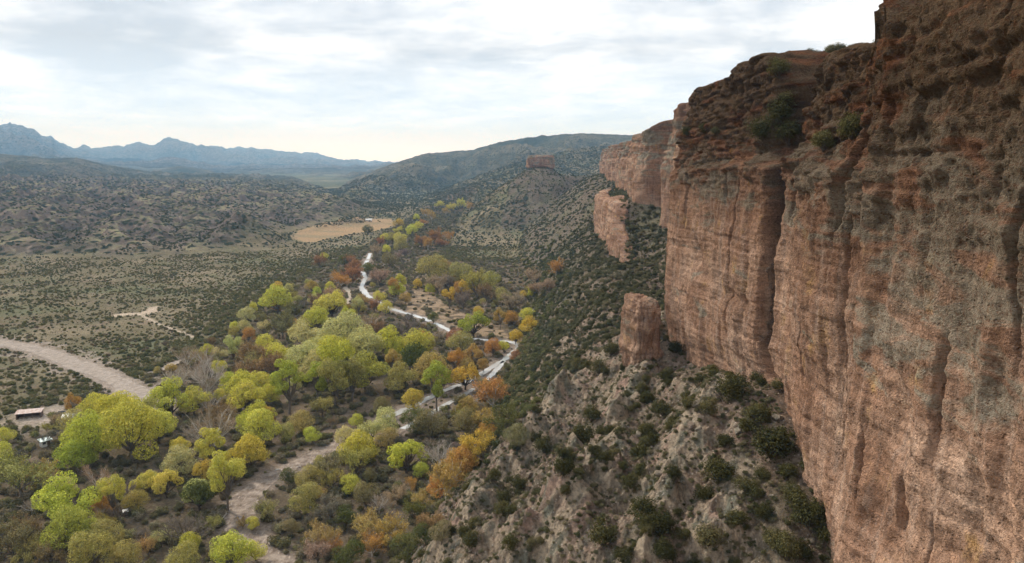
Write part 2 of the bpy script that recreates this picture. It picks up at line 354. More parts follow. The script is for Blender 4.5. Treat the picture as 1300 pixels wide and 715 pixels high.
def land_color(x, y, z, slope):
    """base colour of the bare land: soil, dry grass, rock"""
    n = len(x)
    n1 = fbm2(x / 60, y / 60, 4); nf = fbm2(x / 9 + 5, y / 9, 4); nb = fbm2(x / 320 - 4, y / 320, 4)
    def lerp(a, b, t): return a + (b - a) * t[:, None]
    C = np.tile(np.array([.175, .148, .090]), (n, 1))
    C = lerp(C, np.array([.245, .20, .13]), sst(-.1, .5, n1))
    C = lerp(C, np.array([.150, .150, .085]), sst(-.05, .45, fbm2(x / 95 + 8, y / 60, 4)) * .8)
    C = lerp(C, np.array([.245, .175, .135]), sst(.15, .5, nf) * .5)
    d = x - cl(y)
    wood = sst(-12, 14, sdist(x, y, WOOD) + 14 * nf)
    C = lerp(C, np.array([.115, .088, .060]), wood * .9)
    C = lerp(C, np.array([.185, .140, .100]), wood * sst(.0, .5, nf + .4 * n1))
    # left hills: pinkish clay with straw coloured tops
    sd = sdist(x, y, LEFT_HILL)
    hm = sst(-10, 45, sd + 20 * n1)
    clay = np.tile(np.array([.165, .130, .105]), (n, 1)); clay = lerp(clay, np.array([.115, .092, .075]), sst(-.2, .4, n1)); clay = lerp(clay, np.array([.235, .185, .15]), sst(.1, .5, nf))
    gl = .5 * rid2(x / 210 + 3.3, y / 260, 3, .55) + .5 * rid2((x + .3 * y) / 95 + 1.3, (y - .3 * x) / 150, 3, .5)
    clay = lerp(clay, np.array([.235, .215, .125]), sst(.2, .65, gl + .35 * nf) * sst(.5, .15, slope))
    C = lerp(C, clay, hm)
    far = sst(1700, 3200, y) * (np.abs(z) > 6)
    C = lerp(C, np.array([.078, .078, .054]), far * .85)
    C = lerp(C, np.array([.17, .15, .11]), far * sst(.05, .5, fbm2(x / 240, y / 240, 4)) * .65)
    rb = rid2((x + .35 * y) / 520 + 4, (y - .2 * x) / 900, 5, .5); rm = rid2(x / 2600, y / 2600, 6, .55)
    C = lerp(C, np.array([.052, .058, .038]), far * sst(.35, -.15, rb) * .85)
    C = lerp(C, np.array([.24, .205, .155]), far * sst(.5, .85, rb) * .4)
    mt = sst(6000, 8000, np.hypot(x, y))
    C = lerp(C, np.array([.06, .06, .052]), mt * .9)
    C = lerp(C, np.array([.36, .32, .28]), mt * sst(.25, .7, rm) * .75)
    C = lerp(C, np.array([.22, .20, .18]), mt * sst(.1, .5, fbm2(x / 900, y / 900, 5)) * .7)
    plain = sst(1800, 2300, y) * (np.abs(z) <= 6) * (y < 7000)
    C = lerp(C, np.array([.13, .135, .085]), plain)
    C = lerp(C, np.array([.20, .185, .12]), plain * sst(0, .4, fbm2(x / 300, y / 500, 3)))
    # talus below the cliff
    tal = sst(2.5, 9, z + 3 * n1) * (d < 30) * (d > -140) * (y < 1500)
    soil = np.tile(np.array([.25, .18, .133]), (n, 1)); soil = lerp(soil, np.array([.15, .108, .08]), sst(-.15, .4, nf)); soil = lerp(soil, np.array([.30, .225, .175]), sst(.2, .55, fbm2(x / 4.3, y / 4.3 + 3, 4)))
    farS = sst(260, 420, y)
    soil = lerp(soil, np.array([.140, .118, .088]), farS * .8)
    soil = lerp(soil, np.array([.15, .145, .09]), sst(.0, .4, fbm2(x / 22, y / 22, 4)) * (.35 + .3 * farS))
    C = lerp(C, soil, tal)
    grey = np.array([.385, .31, .225])
    rm_ = np.zeros(n); nm = (y > 60) & (y < 330) & (np.abs(d + 45) < 60)
    if nm.any():
        for L, hh, w in RIBS: rm_[nm] = np.maximum(rm_[nm], np.clip(1 - seg_dist(x[nm] + 3 * nf[nm], y[nm] + 3 * n1[nm], L) / (w * .8), 0, 1))
    gull = sst(.1, -.35, fbm2(x / 34, y / 34, 4)) * (1 - farS)
    C = lerp(C, np.array([.115, .085, .062]), gull * tal * (1 - rm_) * .7)
    rock = np.clip(sst(.8, 1.3, slope) * .75 + sst(.15, .7, rm_), 0, 1) * tal * (1 - .6 * farS)
    rcol = np.tile(grey, (n, 1)); rcol = lerp(rcol, np.array([.17, .168, .128]), sst(-.1, .4, fbm2(x / 3.3, y / 3.3, 4))); rcol = lerp(rcol, np.array([.34, .235, .18]), sst(.15, .5, fbm2(x / 6 + 9, y / 6, 3)))
    rcol = lerp(rcol, np.array([.105, .085, .065]), sst(.62, .9, rid2((x + .4 * y) / 4.5 + .5 * nf, (y - .4 * x) / 2.6, 3, .55)) * .8)
    C = lerp(C, rcol, rock * .9)
    pl = sst(2, 6, d - rec(y)) * (y < 1260)
    C = lerp(C, np.array([.075, .064, .045]), pl); C = lerp(C, np.array([.12, .095, .07]), pl * sst(0, .4, nf))
    md = sst(-4, 5, sdist(x, y, MEADOW) + 8 * nf)
    C = lerp(C, np.array([.36, .25, .145]), md); C = lerp(C, np.array([.29, .225, .135]), md * sst(0, .4, n1))
    rd = sst(-3, 4, sdist(x, y, REED) + 5 * nf) * sst(-.35, .1, fbm2(x / 7, y / 7, 3))
    C = lerp(C, np.array([.32, .235, .155]), rd)
    rd = sst(-3, 4, sdist(x, y, REED2) + 8 * nf) * sst(-.1, .35, fbm2(x / 9, y / 9, 4))
    C = lerp(C, np.array([.28, .21, .145]), rd * .8)
    for L, w, c in ((W_CLEAR, 5.5, (.50, .40, .30)), (W_TRACK2, 1.8, (.44, .36, .27)), (W_PATH3, 2.2, (.44, .37, .29)), (W_ROAD, 13.0, (.33, .27, .22))):
        C = lerp(C, np.array(c), sst(w * 1.15, w * .5, seg_dist(x, y, [tuple(p) for p in L]) + w * .8 * nf))
    wash = sst(9, 4, np.minimum(seg_dist(x, y, [tuple(p) for p in W_WASH]), np.minimum(seg_dist(x, y, [tuple(p) for p in W_RIVER]), seg_dist(x, y, [tuple(p) for p in W_RIVER2]))) + 3 * nf) * (y < 900)
    C = lerp(C, np.array([.25, .20, .16]), wash * .8)
    yard = gauss(np.hypot(x - YARD[0], (y - YARD[1]) * .8) + 6 * nf, 0, 14)
    C = lerp(C, np.array([.40, .33, .27]), yard)
    return np.clip(C, .01, 1)
YARD = at_z(62, 530, 0)

# polar grid: fine where the photograph looks, coarse elsewhere
az = np.concatenate([np.arange(-180, -46, 6.0), np.arange(-46, -38, .5), np.arange(-38, 38.01, .075), np.arange(38.5, 46, .5), np.arange(46, 180, 6.0)])
rr_ = [4, 15, 30, 42]
r_ = 50.0
while r_ < 23500:
    rr_.append(r_)
    if r_ < 260: r_ += max(.27, r_ * .0023)
    elif r_ < 2600: r_ += r_ * r_ / 94000 * .75 if r_ * r_ / 94000 * .75 < r_ * .0052 else r_ * .0052
    else: r_ *= 1.0075
rad = np.array(rr_)
AZ, RD = np.meshgrid(np.radians(az), rad)
GX, GY = (RD * np.sin(AZ)).ravel(), (RD * np.cos(AZ)).ravel()
GZ = np.concatenate([height(GX[i:i + 200000], GY[i:i + 200000]) for i in range(0, len(GX), 200000)])
nr, na = len(rad), len(az)
zz = GZ.reshape(nr, na)
gr = np.abs(np.gradient(zz, axis=0) / np.gradient(RD, axis=0)); ga = np.abs(np.gradient(zz, axis=1) / (np.gradient(AZ, axis=1) * RD + 1e-6))
SLOPE = np.hypot(gr, ga).ravel()
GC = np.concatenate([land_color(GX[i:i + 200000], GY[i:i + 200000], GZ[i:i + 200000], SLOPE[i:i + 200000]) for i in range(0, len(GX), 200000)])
i, j = np.meshgrid(np.arange(nr - 1), np.arange(na), indexing='ij'); j1 = (j + 1) % na
GQ = np.stack([i * na + j, i * na + j1, (i + 1) * na + j1, (i + 1) * na + j], -1).reshape(-1, 4)[:, ::-1]
print('ground', len(GX), nr, na)
fc = GQ[:, 0]
fx, fy, fz = GX[fc], GY[fc], GZ[fc]; fr = np.hypot(fx, fy); fd = fx - cl(fy)
region = np.zeros(len(GQ), int)                                   # 0 valley floor
region[(fd > -105) & (fz > 4) & (fy < 1270)] = 1                  # slope under the cliff, and the land above it
region[(fd > 4) & (fy < 1270)] = 2
region[(fy >= 500) & (region == 0) & (fz > 5)] = 3                # hills
region[fr > 6600] = 4                                             # far mountains and plain

def land_material(name, rocky, scrub):
    t = NT(name); pos = t.n('ShaderNodeNewGeometry').outputs['Position']
    col = t.n('ShaderNodeAttribute', attribute_name='Col').outputs['Color']
    nz = t.noise(pos, 1.3, 6, .65)
    col = t.mix(1.0, col, t.ramp(nz, [(.28, (.45, .44, .43)), (.5, (1, 1, 1)), (.72, (1.5, 1.46, 1.4))]), 'MULTIPLY')
    nz2 = t.noise(pos, .22, 5, .6)
    col = t.mix(1.0, col, t.ramp(nz2, [(.3, (.8, .8, .8)), (.7, (1.16, 1.16, 1.16))]), 'MULTIPLY')
    if scrub:      # low grass tufts and small bushes, at their real size
        v = t.n('ShaderNodeTexVoronoi', {'Vector': pos, 'Scale': .62, 'Randomness': 1.0}); dist, rc = v.outputs['Distance'], v.outputs['Color']
        pick = t.n('ShaderNodeSeparateColor', {0: rc}).outputs[0]
        m = t.math('MULTIPLY', t.mr(dist, .36, .22), t.math('GREATER_THAN', pick, .45))
        dens = t.mr(t.noise(pos, .05, 3), .42, .56)
        col = t.mix(t.math('MULTIPLY', m, dens), col, t.mix(pick, c4(.115, .115, .062), c4(.18, .165, .095)))
    if rocky:
        v = t.n('ShaderNodeTexVoronoi', {'Vector': pos, 'Scale': 1.7}); pk = t.n('ShaderNodeSeparateColor', {0: v.outputs['Color']}).outputs[1]
        m = t.math('MULTIPLY', t.mr(v.outputs['Distance'], .30, .2), t.math('GREATER_THAN', pk, .72))
        col = t.mix(m, col, t.mix(pk, c4(.20, .15, .12), c4(.42, .36, .29)))
    bs = t.n('ShaderNodeBsdfDiffuse', {'Color': col, 'Roughness': .6})
    hgt = t.math('ADD', t.math('MULTIPLY', nz, .5 if rocky else .35), t.math('MULTIPLY', t.noise(pos, 4.5, 5, .65), .4 if rocky else .1))
    bp = t.n('ShaderNodeBump', {'Height': hgt, 'Strength': .9, 'Distance': 1.6 if rocky else .6}); t.t.links.new(bp.outputs[0], bs.inputs['Normal'])
    return t.out(bs.outputs[0])
def hill_material(name, cell, dark, thin=.42, bump=16.0):
    """land far enough that its trees and bushes are part of the surface"""
    t = NT(name); pos = t.n('ShaderNodeNewGeometry').outputs['Position']
    col = t.n('ShaderNodeAttribute', attribute_name='Col').outputs['Color']
    nz = t.noise(pos, .018, 8, .68)
    col = t.mix(1.0, col, t.ramp(nz, [(.32, (.55, .57, .55)), (.5, (1, 1, 1)), (.68, (1.5, 1.45, 1.38))]), 'MULTIPLY')
    v = t.n('ShaderNodeTexVoronoi', {'Vector': pos, 'Scale': cell, 'Randomness': 1.0}); pk = t.n('ShaderNodeSeparateColor', {0: v.outputs['Color']}).outputs[0]
    dn = t.mr(t.noise(pos, .006, 4, .6), .35, .65)
    m = t.math('MULTIPLY', t.mr(v.outputs['Distance'], .55, .3), t.math('LESS_THAN', pk, t.math('ADD', thin, t.math('MULTIPLY', dn, .5))))
    col = t.mix(m, col, t.mix(pk, c4(*dark), c4(dark[0] * 1.7, dark[1] * 1.6, dark[2] * 1.5)))
    bs = t.n('ShaderNodeBsdfDiffuse', {'Color': col, 'Roughness': .6})
    bp = t.n('ShaderNodeBump', {'Height': t.math('ADD', nz, t.math('MULTIPLY', m, .1)), 'Strength': 1.0, 'Distance': bump}); t.t.links.new(bp.outputs[0], bs.inputs['Normal'])
    return t.out(bs.outputs[0])
M_GROUND = land_material('valley_soil', False, True); M_TALUS = land_material('talus_soil', True, False)
M_HILL = hill_material('hill_scrub', .11, (.040, .046, .028)); M_MOUNT = hill_material('mountain_scrub', .055, (.085, .085, .066), .2, 160)
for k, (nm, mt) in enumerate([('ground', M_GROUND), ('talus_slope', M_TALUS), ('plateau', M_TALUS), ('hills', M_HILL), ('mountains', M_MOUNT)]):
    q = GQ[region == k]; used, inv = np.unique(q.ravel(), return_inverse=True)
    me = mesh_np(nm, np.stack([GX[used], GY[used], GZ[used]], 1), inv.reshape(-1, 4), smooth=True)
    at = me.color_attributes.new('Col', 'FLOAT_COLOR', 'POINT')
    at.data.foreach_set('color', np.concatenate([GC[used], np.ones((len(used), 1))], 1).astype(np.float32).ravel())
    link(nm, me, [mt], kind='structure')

# ribbons for road, wash and river
def ribbon(name, line, width, z, mat, edge=.2, cross=5, vary=0.0, gap=None):
    P = np.array(line); seg = np.hypot(*np.diff(P, axis=0).T); s = np.concatenate([[0], np.cumsum(seg)])
    step = max(1.2, width / 5); ss = np.arange(0, s[-1], step)
    X, Y = np.interp(ss, s, P[:, 0]), np.interp(ss, s, P[:, 1])
    T = np.stack([np.gradient(X), np.gradient(Y)], 1); T /= np.linalg.norm(T, axis=1)[:, None] + 1e-9; N = np.stack([-T[:, 1], T[:, 0]], 1)
    w = width * (1 + vary * fbm2(ss / 30, ss * 0 + width, 2)); off = np.linspace(-.5, .5, cross)
    jl, jr = edge * width * fbm2(ss / 5, ss * 0 + 3.3 + z, 4), edge * width * fbm2(ss / 5, ss * 0 + 9.1 + z, 4)
    o = off[None] * w[:, None]; o[:, 0] += jl; o[:, -1] += jr
    V = np.stack([X[:, None] + N[:, :1] * o, Y[:, None] + N[:, 1:] * o], -1).reshape(-1, 2)
    Z = height(V[:, 0], V[:, 1]) + z
    n, c = len(ss), cross
    i, j = np.meshgrid(np.arange(n - 1), np.arange(c - 1), indexing='ij')
    if gap is not None: keep = gap(ss[i[:, 0]]); i, j = i[keep], j[keep]
    q = np.stack([i * c + j, i * c + j + 1, (i + 1) * c + j + 1, (i + 1) * c + j], -1).reshape(-1, 4)
    return link(name, mesh_np(name, np.column_stack([V, Z]), q, smooth=True), [mat], kind='structure')
def sand_mat(name, col, dark):
    t = NT(name); pos = t.n('ShaderNodeNewGeometry').outputs['Position']
    a = t.noise(pos, .35, 6, .65); b = t.noise(t.scalevec(pos, (1.2, .35, 1)), 1.0, 5, .7)
    c = t.mix(t.mr(a, .38, .66), c4(*dark), c4(*col)); c = t.mix(t.mr(b, .52, .7), c, c4(col[0] * 1.2, col[1] * 1.2, col[2] * 1.22))
    bs = t.n('ShaderNodeBsdfDiffuse', {'Color': c}); bp = t.n('ShaderNodeBump', {'Height': b, 'Strength': .7, 'Distance': .3}); t.t.links.new(bp.outputs[0], bs.inputs['Normal'])
    return t.out(bs.outputs[0])
M_ROAD = sand_mat('pale_dirt', (.315, .272, .23), (.215, .18, .15)); M_WASH = sand_mat('wash_gravel', (.285, .235, .19), (.12, .093, .074)); M_BANK = sand_mat('bank_sand', (.25, .205, .165), (.12, .098, .078))
t = NT('river_water'); pos = t.n('ShaderNodeNewGeometry').outputs['Position']
g = t.n('ShaderNodeBsdfPrincipled', {'Base Color': c4(.56, .56, .54), 'Roughness': .26, 'Metallic': .42, 'Specular IOR Level': .9})
bp = t.n('ShaderNodeBump', {'Height': t.noise(pos, 1.6, 3), 'Strength': .5, 'Distance': .08}); t.t.links.new(bp.outputs[0], g.inputs['Normal'])
M_WATER = t.out(g.outputs[0])
ribbon('dirt_road', W_ROAD, 9.5, .12, M_ROAD, .13, 9, .3)
ribbon('dirt_track', W_TRACK, 5.0, .12, M_ROAD, .18, 5, .3)
ribbon('wash_bed', W_WASH, 8.6, .10, M_WASH, .12, 9, .35)
ribbon('river_bank', W_RIVER, 8.0, .10, M_BANK, .22, 7, .5)
ribbon('river_bank', W_RIVER2, 5.5, .14, M_BANK, .2, 5, .5)
ribbon('river', W_RIVER, 3.5, .26, M_WATER, .28, 5, .6, gap=lambda s: np.sin(s / 17.0 + 1) + .6 * np.sin(s / 5.1) > -1.4)
ribbon('river', W_RIVER2, 2.4, .26, M_WATER, .16, 5, .4, gap=lambda s: np.sin(s / 9.0) + .5 * np.sin(s / 3.7) > -.75)
W_POOL = smooth_line(px_poly([(322, 690), (333, 700), (345, 711), (360, 724)]))

# ------------------------------------------------------------------ the cliffs
def hollow(y, z, px, py, wy, wz, dep, off=3.0):
    y0, z0 = wall_yz(px, py, off); return dep * np.exp(-((y - y0) / wy) ** 2 - np.abs((z - z0) / wz) ** 2)
def crack_y(z): return 130.0 + .035 * (z - 80) + .5 * n2(z / 6, z * 0)
def wall_d(y, z):
    far = sst(280, 430, y)
    zt = ztop(y)
    d = rec(y) + (z - 80) * (0.035 - .01 * far) 
    warp = 5 * fbm3(y / 30, z / 26, 0 * y + 1.7, 3)
    strat = z + .045 * (y - 100) * (y < 300) + .7 * fbm2(y / 26, z / 40, 2)
    # buttresses and flutes
    d = d + 1.5 * fbm2(y / 27 + 3, z / 90, 3) * (1 + 1.2 * far)
    fl = rid2(y / 8.5 + 1.3, z / 65, 3, .5); d = d - 1.15 * (fl - .3) * (1 + 1.3 * far)
    d = d - 4.2 * (sst(.35, .75, rid2(y / 60 + .4, z / 200, 2)) - .4) * far
    # ledges: upper beds step back
    up = sst(101.2, 103.2, strat) * sst(86, 94, y)
    d = d + 2.0 * up * (1 - .3 * far) + 1.0 * sst(109.5, 110.5, strat) * sst(88, 96, y) + .6 * sst(115.0, 115.8, strat) * sst(88, 96, y)
    # banding of hard and soft beds
    def beds(q, sd):           # hard beds with a sharp lower lip and a worn top
        k = np.floor(q); f = q - k
        return (n2(k * 7.13 + sd, y / 34 + k * 3.1) + .35) * (1 - sst(.72, 1.0, f)) * sst(0, .10, f) 
    amp = (.20 + .42 * sst(93, 102, z) * sst(84, 92, y)) * (1 - .35 * far)
    d = d - amp * (beds(strat / 2.3 + .16 * fbm2(y / 11, z / 9, 3), 3.3) + .6 * beds(strat / .85 + .2 * fbm2(y / 6, z / 5, 3), 17.7))
    crk = sst(.55, .75, n2(strat / 2.4 + 40, y / 35)); d = d + .5 * crk * sst(95, 100, z)
    # near block standing forward, and the slabs below it
    nb = 1 - sst(77.5, 83.5, y + .03 * (z - 100) + 1.2 * fbm2(y / 6, z / 7, 2))
    d = d - 2.5 * nb 
    d = d + .8 * sst(.1, .5, fbm2(y / 9 + 7, z / 30, 3)) * nb
    slab = gauss(y, 96, 15) * sst(100.5, 98.5, z) * sst(66, 84, z); d = d - 2.6 * slab
    d = d + 2.6 * gauss(y, 83.5 + .05 * (z - 80), 1.0) * sst(84, 90, z) * sst(101, 97, z) * .7
    # alcove and the long crack
    d = d + 11 * alc(y + 0.12 * (z - 105)) * sst(98.5, 102.5, z)
    yc = 130.0 + .035 * (z - 80) + .5 * n2(z / 6, z * 0)
    d = d + 7.0 * 1.25 * np.exp(-np.abs((y - yc) / (1.7 + .02 * (z - 60))) ** 4) * sst(60, 66, z) * sst(104, 101, z)
    d = d + .9 * sst(yc + .3, yc - .5, y) * sst(yc - 14, yc - 4, y) * sst(66, 72, z) * sst(101, 96, z)
    for px, py, wy, wz, dep in ((903, 325, 4.0, 2.8, 2.2), (953, 377, 6.0, 1.1, 1.7), (908, 345, 3.0, 1.6, .9), (868, 395, 2.2, 1.4, .9), (960, 440, .5, 5.0, .8), (932, 430, .5, 3.0, .6)):
        d = d + hollow(y, z, px, py, wy, wz, dep)
    # joints: narrow vertical cracks
    jn = rid2((y + .8 * fbm2(z / 7, y / 9, 2)) / 9.0 + .37, z / 75 + 2.2, 2, .4); d = d + 2.1 * sst(.80, .95, jn) * (1 + .8 * far) * sst(60, 68, z)
    d = d + .45 * n2(np.floor((y + .7 * n2(z / 5, y / 5)) / 5.2) * 3.7 + .5, np.floor(z / 17 + .3 * n2(y / 9, z / 9)) * 2.9 + .5) * (y > 84)
    # overhung foot
    d = d + 1.6 * sst(8, 0, z - np.interp(y, ZB_Y, ZB_Z)) * (y > 86) * (y < 270)
    # rough rock
    d = d + .45 * fbm3(y / 7.5, z / 6.5, 0 * y, 4, .55) * (1 + .7 * far) + (.24 + .20 * sst(88, 102, z)) * fbm3(y / 1.5, z / .9, 0 * y + 5, 4, .62)
    k2 = np.floor(strat / 1.25 + .25 * fbm2(y / 4, z / 3, 3)); yb = y + .5 * fbm2(y / 2, z / 1.6, 3)
    j2 = np.floor(yb / (1.3 + 1.6 * (.5 + .5 * n2(k2 * 3.7 + .5, k2 * 0 + 2.2))) + 7.3 * k2 * .37)
    blk = n2(k2 * 5.31 + .37, j2 * 4.17 + .71); d = d + .95 * blk * sst(90, 101, z) * (1 - .4 * far) * (1 - .45 * nb)
    k3 = np.floor(strat / 3.4 + .3 * fbm2(y / 9, z / 6, 3)); j3 = np.floor((y + 1.1 * fbm2(y / 5, z / 4, 3)) / 6.5 + k3 * .41); d = d + 1.0 * n2(k3 * 2.13 + .4, j3 * 3.19 + .3) * sst(90, 101, z)
    d = d - .25 * sst(.1, .6, rid2(y / 5.5 + 3, z / 4.2 + 1.5 * n2(y / 6, z / 6), 3)) * sst(88, 101, z)
    cob = np.clip(n3(y / .55, z / .5, 0 * y + 2), .12, 1) ; d = d - .22 * cob * (y < 150)
    # rounded rim
    k = np.clip((z - (zt - 1.5)) / 1.5, 0, 1); d = d + 1.3 * (1 - np.sqrt(np.clip(1 - k * k, 0, 1)))
    return d
def make_wall(name, ys, z0f, z1f, rows, mat, xfun, dfun, cap=14.0, plate=None):
    ys = np.asarray(ys); n = len(ys); tt = np.linspace(0, 1, rows)
    Yg, T = np.meshgrid(ys, tt, indexing='ij')
    Zg = z0f(Yg) + (z1f(Yg) - z0f(Yg)) * T
    D = dfun(Yg.ravel(), Zg.ravel()).reshape(Yg.shape)
    m = 16; cc = np.linspace(0, 1, m + 1)[1:][None]; Yc = np.repeat(ys[:, None], m, 1)
    Dc = D[:, -1:] + cap * cc ** 1.2; Zc = Zg[:, -1:] + (.9 * fbm3(Yc / 4, Dc / 4, Yc * 0, 3)) * np.minimum(1, cc * 5) + .07 * cap * cc - 4.5 * sst(.75, 1, cc)
    Y, D, Z = (np.concatenate(a, 1) for a in ((Yg, Yc), (D, Dc), (Zg, Zc)))
    c = rows + m; i, j = np.meshgrid(np.arange(n - 1), np.arange(c - 1), indexing='ij')
    q = np.stack([i * c + j, i * c + j + 1, (i + 1) * c + j + 1, (i + 1) * c + j], -1).reshape(-1, 4)
    V = np.stack([(xfun(Y) + D), Y, Z], -1).reshape(-1, 3)
    o = link(name, mesh_np(name, V, q, smooth=True), [mat], kind='structure')
    at = o.data.attributes.new('crack_shade', 'FLOAT', 'POINT'); yq, zq = V[:, 1], V[:, 2]
    at.data.foreach_set('value', (np.exp(-np.abs((yq - crack_y(zq) - 1.2) / (1.1 + .018 * (zq - 60) + .5 * n2(zq / 4, zq * 0 + 8))) ** 4) * sst(62, 68, zq) * sst(106, 101, zq)).astype(np.float32))  # mask for the painted shade in the long crack and on its far lip
    return o

def rock_material(name, pebble=True, c0=90, c1=116):
    t = NT(name); pos = t.n('ShaderNodeNewGeometry').outputs['Position']; z = t.n('ShaderNodeSeparateXYZ', {0: pos}).outputs[2]
    n_big = t.noise(pos, .075, 5, .6); n_mid = t.noise(pos, .45, 6, .65, .3); n_fin = t.noise(pos, 2.6, 6, .7)
    strat = t.noise(t.scalevec(pos, (.03, .03, .55)), 1.0, 4, .6, .6)
    streak = t.noise(t.scalevec(pos, (.55, .55, .035)), 1.0, 5, .6, .4)
    c = t.ramp(n_big, [(.30, (.215, .120, .076)), (.44, (.32, .190, .125)), (.58, (.425, .275, .19)), (.72, (.50, .355, .262))])
    c = t.mix(t.math('MULTIPLY', t.mr(strat, .44, .62), .6), c, c4(.165, .10, .068))
    c = t.mix(t.math('MULTIPLY', t.mr(streak, .52, .66), .6), c, c4(.36, .265, .205))
    c = t.mix(t.math('MULTIPLY', t.mr(t.noise(t.scalevec(pos, (.8, .8, .05)), 1.3, 4), .56, .72), .5), c, c4(.105, .065, .045))
    fine = t.noise(t.scalevec(pos, (.035, .035, 2.1)), 1.0, 5, .62, .25)                       # thin bedding lines
    c = t.mix(t.math('MULTIPLY', t.mr(fine, .45, .36), t.mr(z, 84, 104, .16, .42)), c, c4(.11, .07, .048)); c = t.mix(t.math('MULTIPLY', t.mr(fine, .57, .66), .15), c, c4(.43, .33, .26))
    # ochre stain
    oc = t.math('MULTIPLY', t.mr(t.noise(pos, .16, 5, .65, .5), .57, .68), t.mr(n_mid, .42, .6))
    c = t.mix(t.math('MULTIPLY', oc, .65), c, c4(.42, .265, .10))
    # grey green lichen: mostly the upper beds, in bedded patches lower down
    hi = t.mr(z, 78, 112)
    li = t.math('ADD', t.noise(t.scalevec(pos, (.06, .06, .22)), 1.0, 6, .65, .8), t.math('ADD', t.math('MULTIPLY', hi, .205), t.math('MULTIPLY', t.mr(t.n('ShaderNodeSeparateXYZ', {0: pos}).outputs[1], 92, 58), t.math('MULTIPLY', t.mr(z, 72, 90, 0, .085), t.mr(z, 118, 102))))) if pebble else t.math('ADD', t.noise(t.scalevec(pos, (.06, .06, .22)), 1.0, 6, .65, .8), t.math('MULTIPLY', hi, .12))
    lm = t.math('MULTIPLY', t.mr(li, .60, .66), t.mr(n_fin, .34, .5))
    c = t.mix(t.math('MULTIPLY', lm, t.mr(z, 84, 104, .70, .85)), c, t.mix(n_mid, c4(.145, .142, .108), c4(.30, .29, .23)))
    # graduated lens filter's darkening of the highest beds, painted into the rock colour
    cr = t.mr(t.math('ADD', z, t.math('MULTIPLY', n_big, 20)), c0, c1)
    c = t.mix(1.0, c, t.mix(cr, c4(1, 1, 1), c4(.36, .275, .225)), 'MULTIPLY')
    crack_shade = t.n('ShaderNodeAttribute', attribute_name='crack_shade').outputs['Fac']      # shade of the long crack, put into the rock colour
    c = t.mix(t.math('MULTIPLY', crack_shade, .95), c, c4(.030, .024, .020))
    c = t.mix(1.0, c, t.ramp(n_mid, [(.28, (.6, .58, .56)), (.5, (1, 1, 1)), (.75, (1.2, 1.18, 1.15))]), 'MULTIPLY')
    c = t.mix(1.0, c, t.ramp(n_fin, [(.30, (.42, .40, .38)), (.46, (1, 1, 1)), (.72, (1.34, 1.31, 1.28))]), 'MULTIPLY')
    h = t.math('ADD', t.math('ADD', t.math('MULTIPLY', n_mid, .8), t.math('MULTIPLY', n_fin, .42)), t.math('MULTIPLY', fine, .3))
    if pebble:
        for sc_, lo, hi, hh in ((3.2, .62, 1.42, .16), (7.5, .66, 1.40, .10)):     # cobbles and pebbles set in the matrix
            v = t.n('ShaderNodeTexVoronoi', {'Vector': t.scalevec(pos, (1, 1, 1.35)), 'Scale': sc_}); pk = t.n('ShaderNodeSeparateColor', {0: v.outputs['Color']})
            edge = t.mr(v.outputs['Distance'], .52, .28); tone = t.ramp(pk.outputs[0], [(0, (lo, lo * .97, lo * .95)), (.35, (.88, .88, .88)), (.75, (1.06, 1.05, 1.04)), (1, (hi, hi * .98, hi * .96))])
            c = t.mix(t.math('MULTIPLY', edge, t.mr(n_big, .36, .55, .45, 1.0)), c, t.mix(1.0, c, tone, 'MULTIPLY'))
            h = t.math('ADD', h, t.math('MULTIPLY', t.math('MULTIPLY', edge, pk.outputs[1]), hh))
        hole = t.n('ShaderNodeTexVoronoi', {'Vector': pos, 'Scale': 1.9}); hk = t.n('ShaderNodeSeparateColor', {0: hole.outputs['Color']}).outputs[2]
        hm = t.math('MULTIPLY', t.mr(hole.outputs['Distance'], .30, .1), t.math('GREATER_THAN', hk, .8))
        h = t.math('SUBTRACT', h, t.math('MULTIPLY', hm, .6))
    bs = t.n('ShaderNodeBsdfDiffuse', {'Color': c, 'Roughness': .7})
    bp = t.n('ShaderNodeBump', {'Height': h, 'Strength': 1.0, 'Distance': .55}); t.t.links.new(bp.outputs[0], bs.inputs['Normal'])
    return t.out(bs.outputs[0])
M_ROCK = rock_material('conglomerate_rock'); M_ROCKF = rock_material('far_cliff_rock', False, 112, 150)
zb_f = lambda y: np.interp(y, ZB_Y, ZB_Z)
def steps(a, b, k):
    L = [a]
    while L[-1] < b: L.append(L[-1] + max(.09, k * math.hypot(L[-1], 40)))
    return np.array(L)
ys = np.concatenate([np.arange(-90, 36, 1.2), steps(36, 296, .0021)])
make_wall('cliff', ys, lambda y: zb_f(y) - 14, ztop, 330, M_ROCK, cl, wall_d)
make_wall('cliff', steps(ys[-1] - .5, 1262, .0026), lambda y: zb_f(y) - 16, ztop, 120, M_ROCKF, cl, wall_d)

# lower tier of cliff below the bench
def low_d(y, z):
    d = -12 - 5.5 * gauss(y, 575, 75) + (z - 60) * .05 + 2.6 * fbm2(y / 30 + 8, z / 80, 3) - 1.6 * (rid2(y / 13, z / 60, 3) - .3) - .5 * n2(z / 2.1, y / 50) + .8 * fbm3(y / 8, z / 6, y * 0 + 3, 4)
    d = d + 5 * sst(420, 376, y) + 12 * sst(625, 655, y)
    k = np.clip((z - 71) / 5, 0, 1); return d + 3.0 * (1 - np.sqrt(np.clip(1 - k * k, 0, 1)))
make_wall('cliff', steps(376, 662, .0024), lambda y: np.minimum(36, height(cl(y) - 5.0, y, False) - 8), lambda y: height(cl(y) - 5.0, y, False) + .9 + 1.5 * fbm2(y / 20, y * 0, 2), 90, M_ROCKF, cl, low_d, 9)

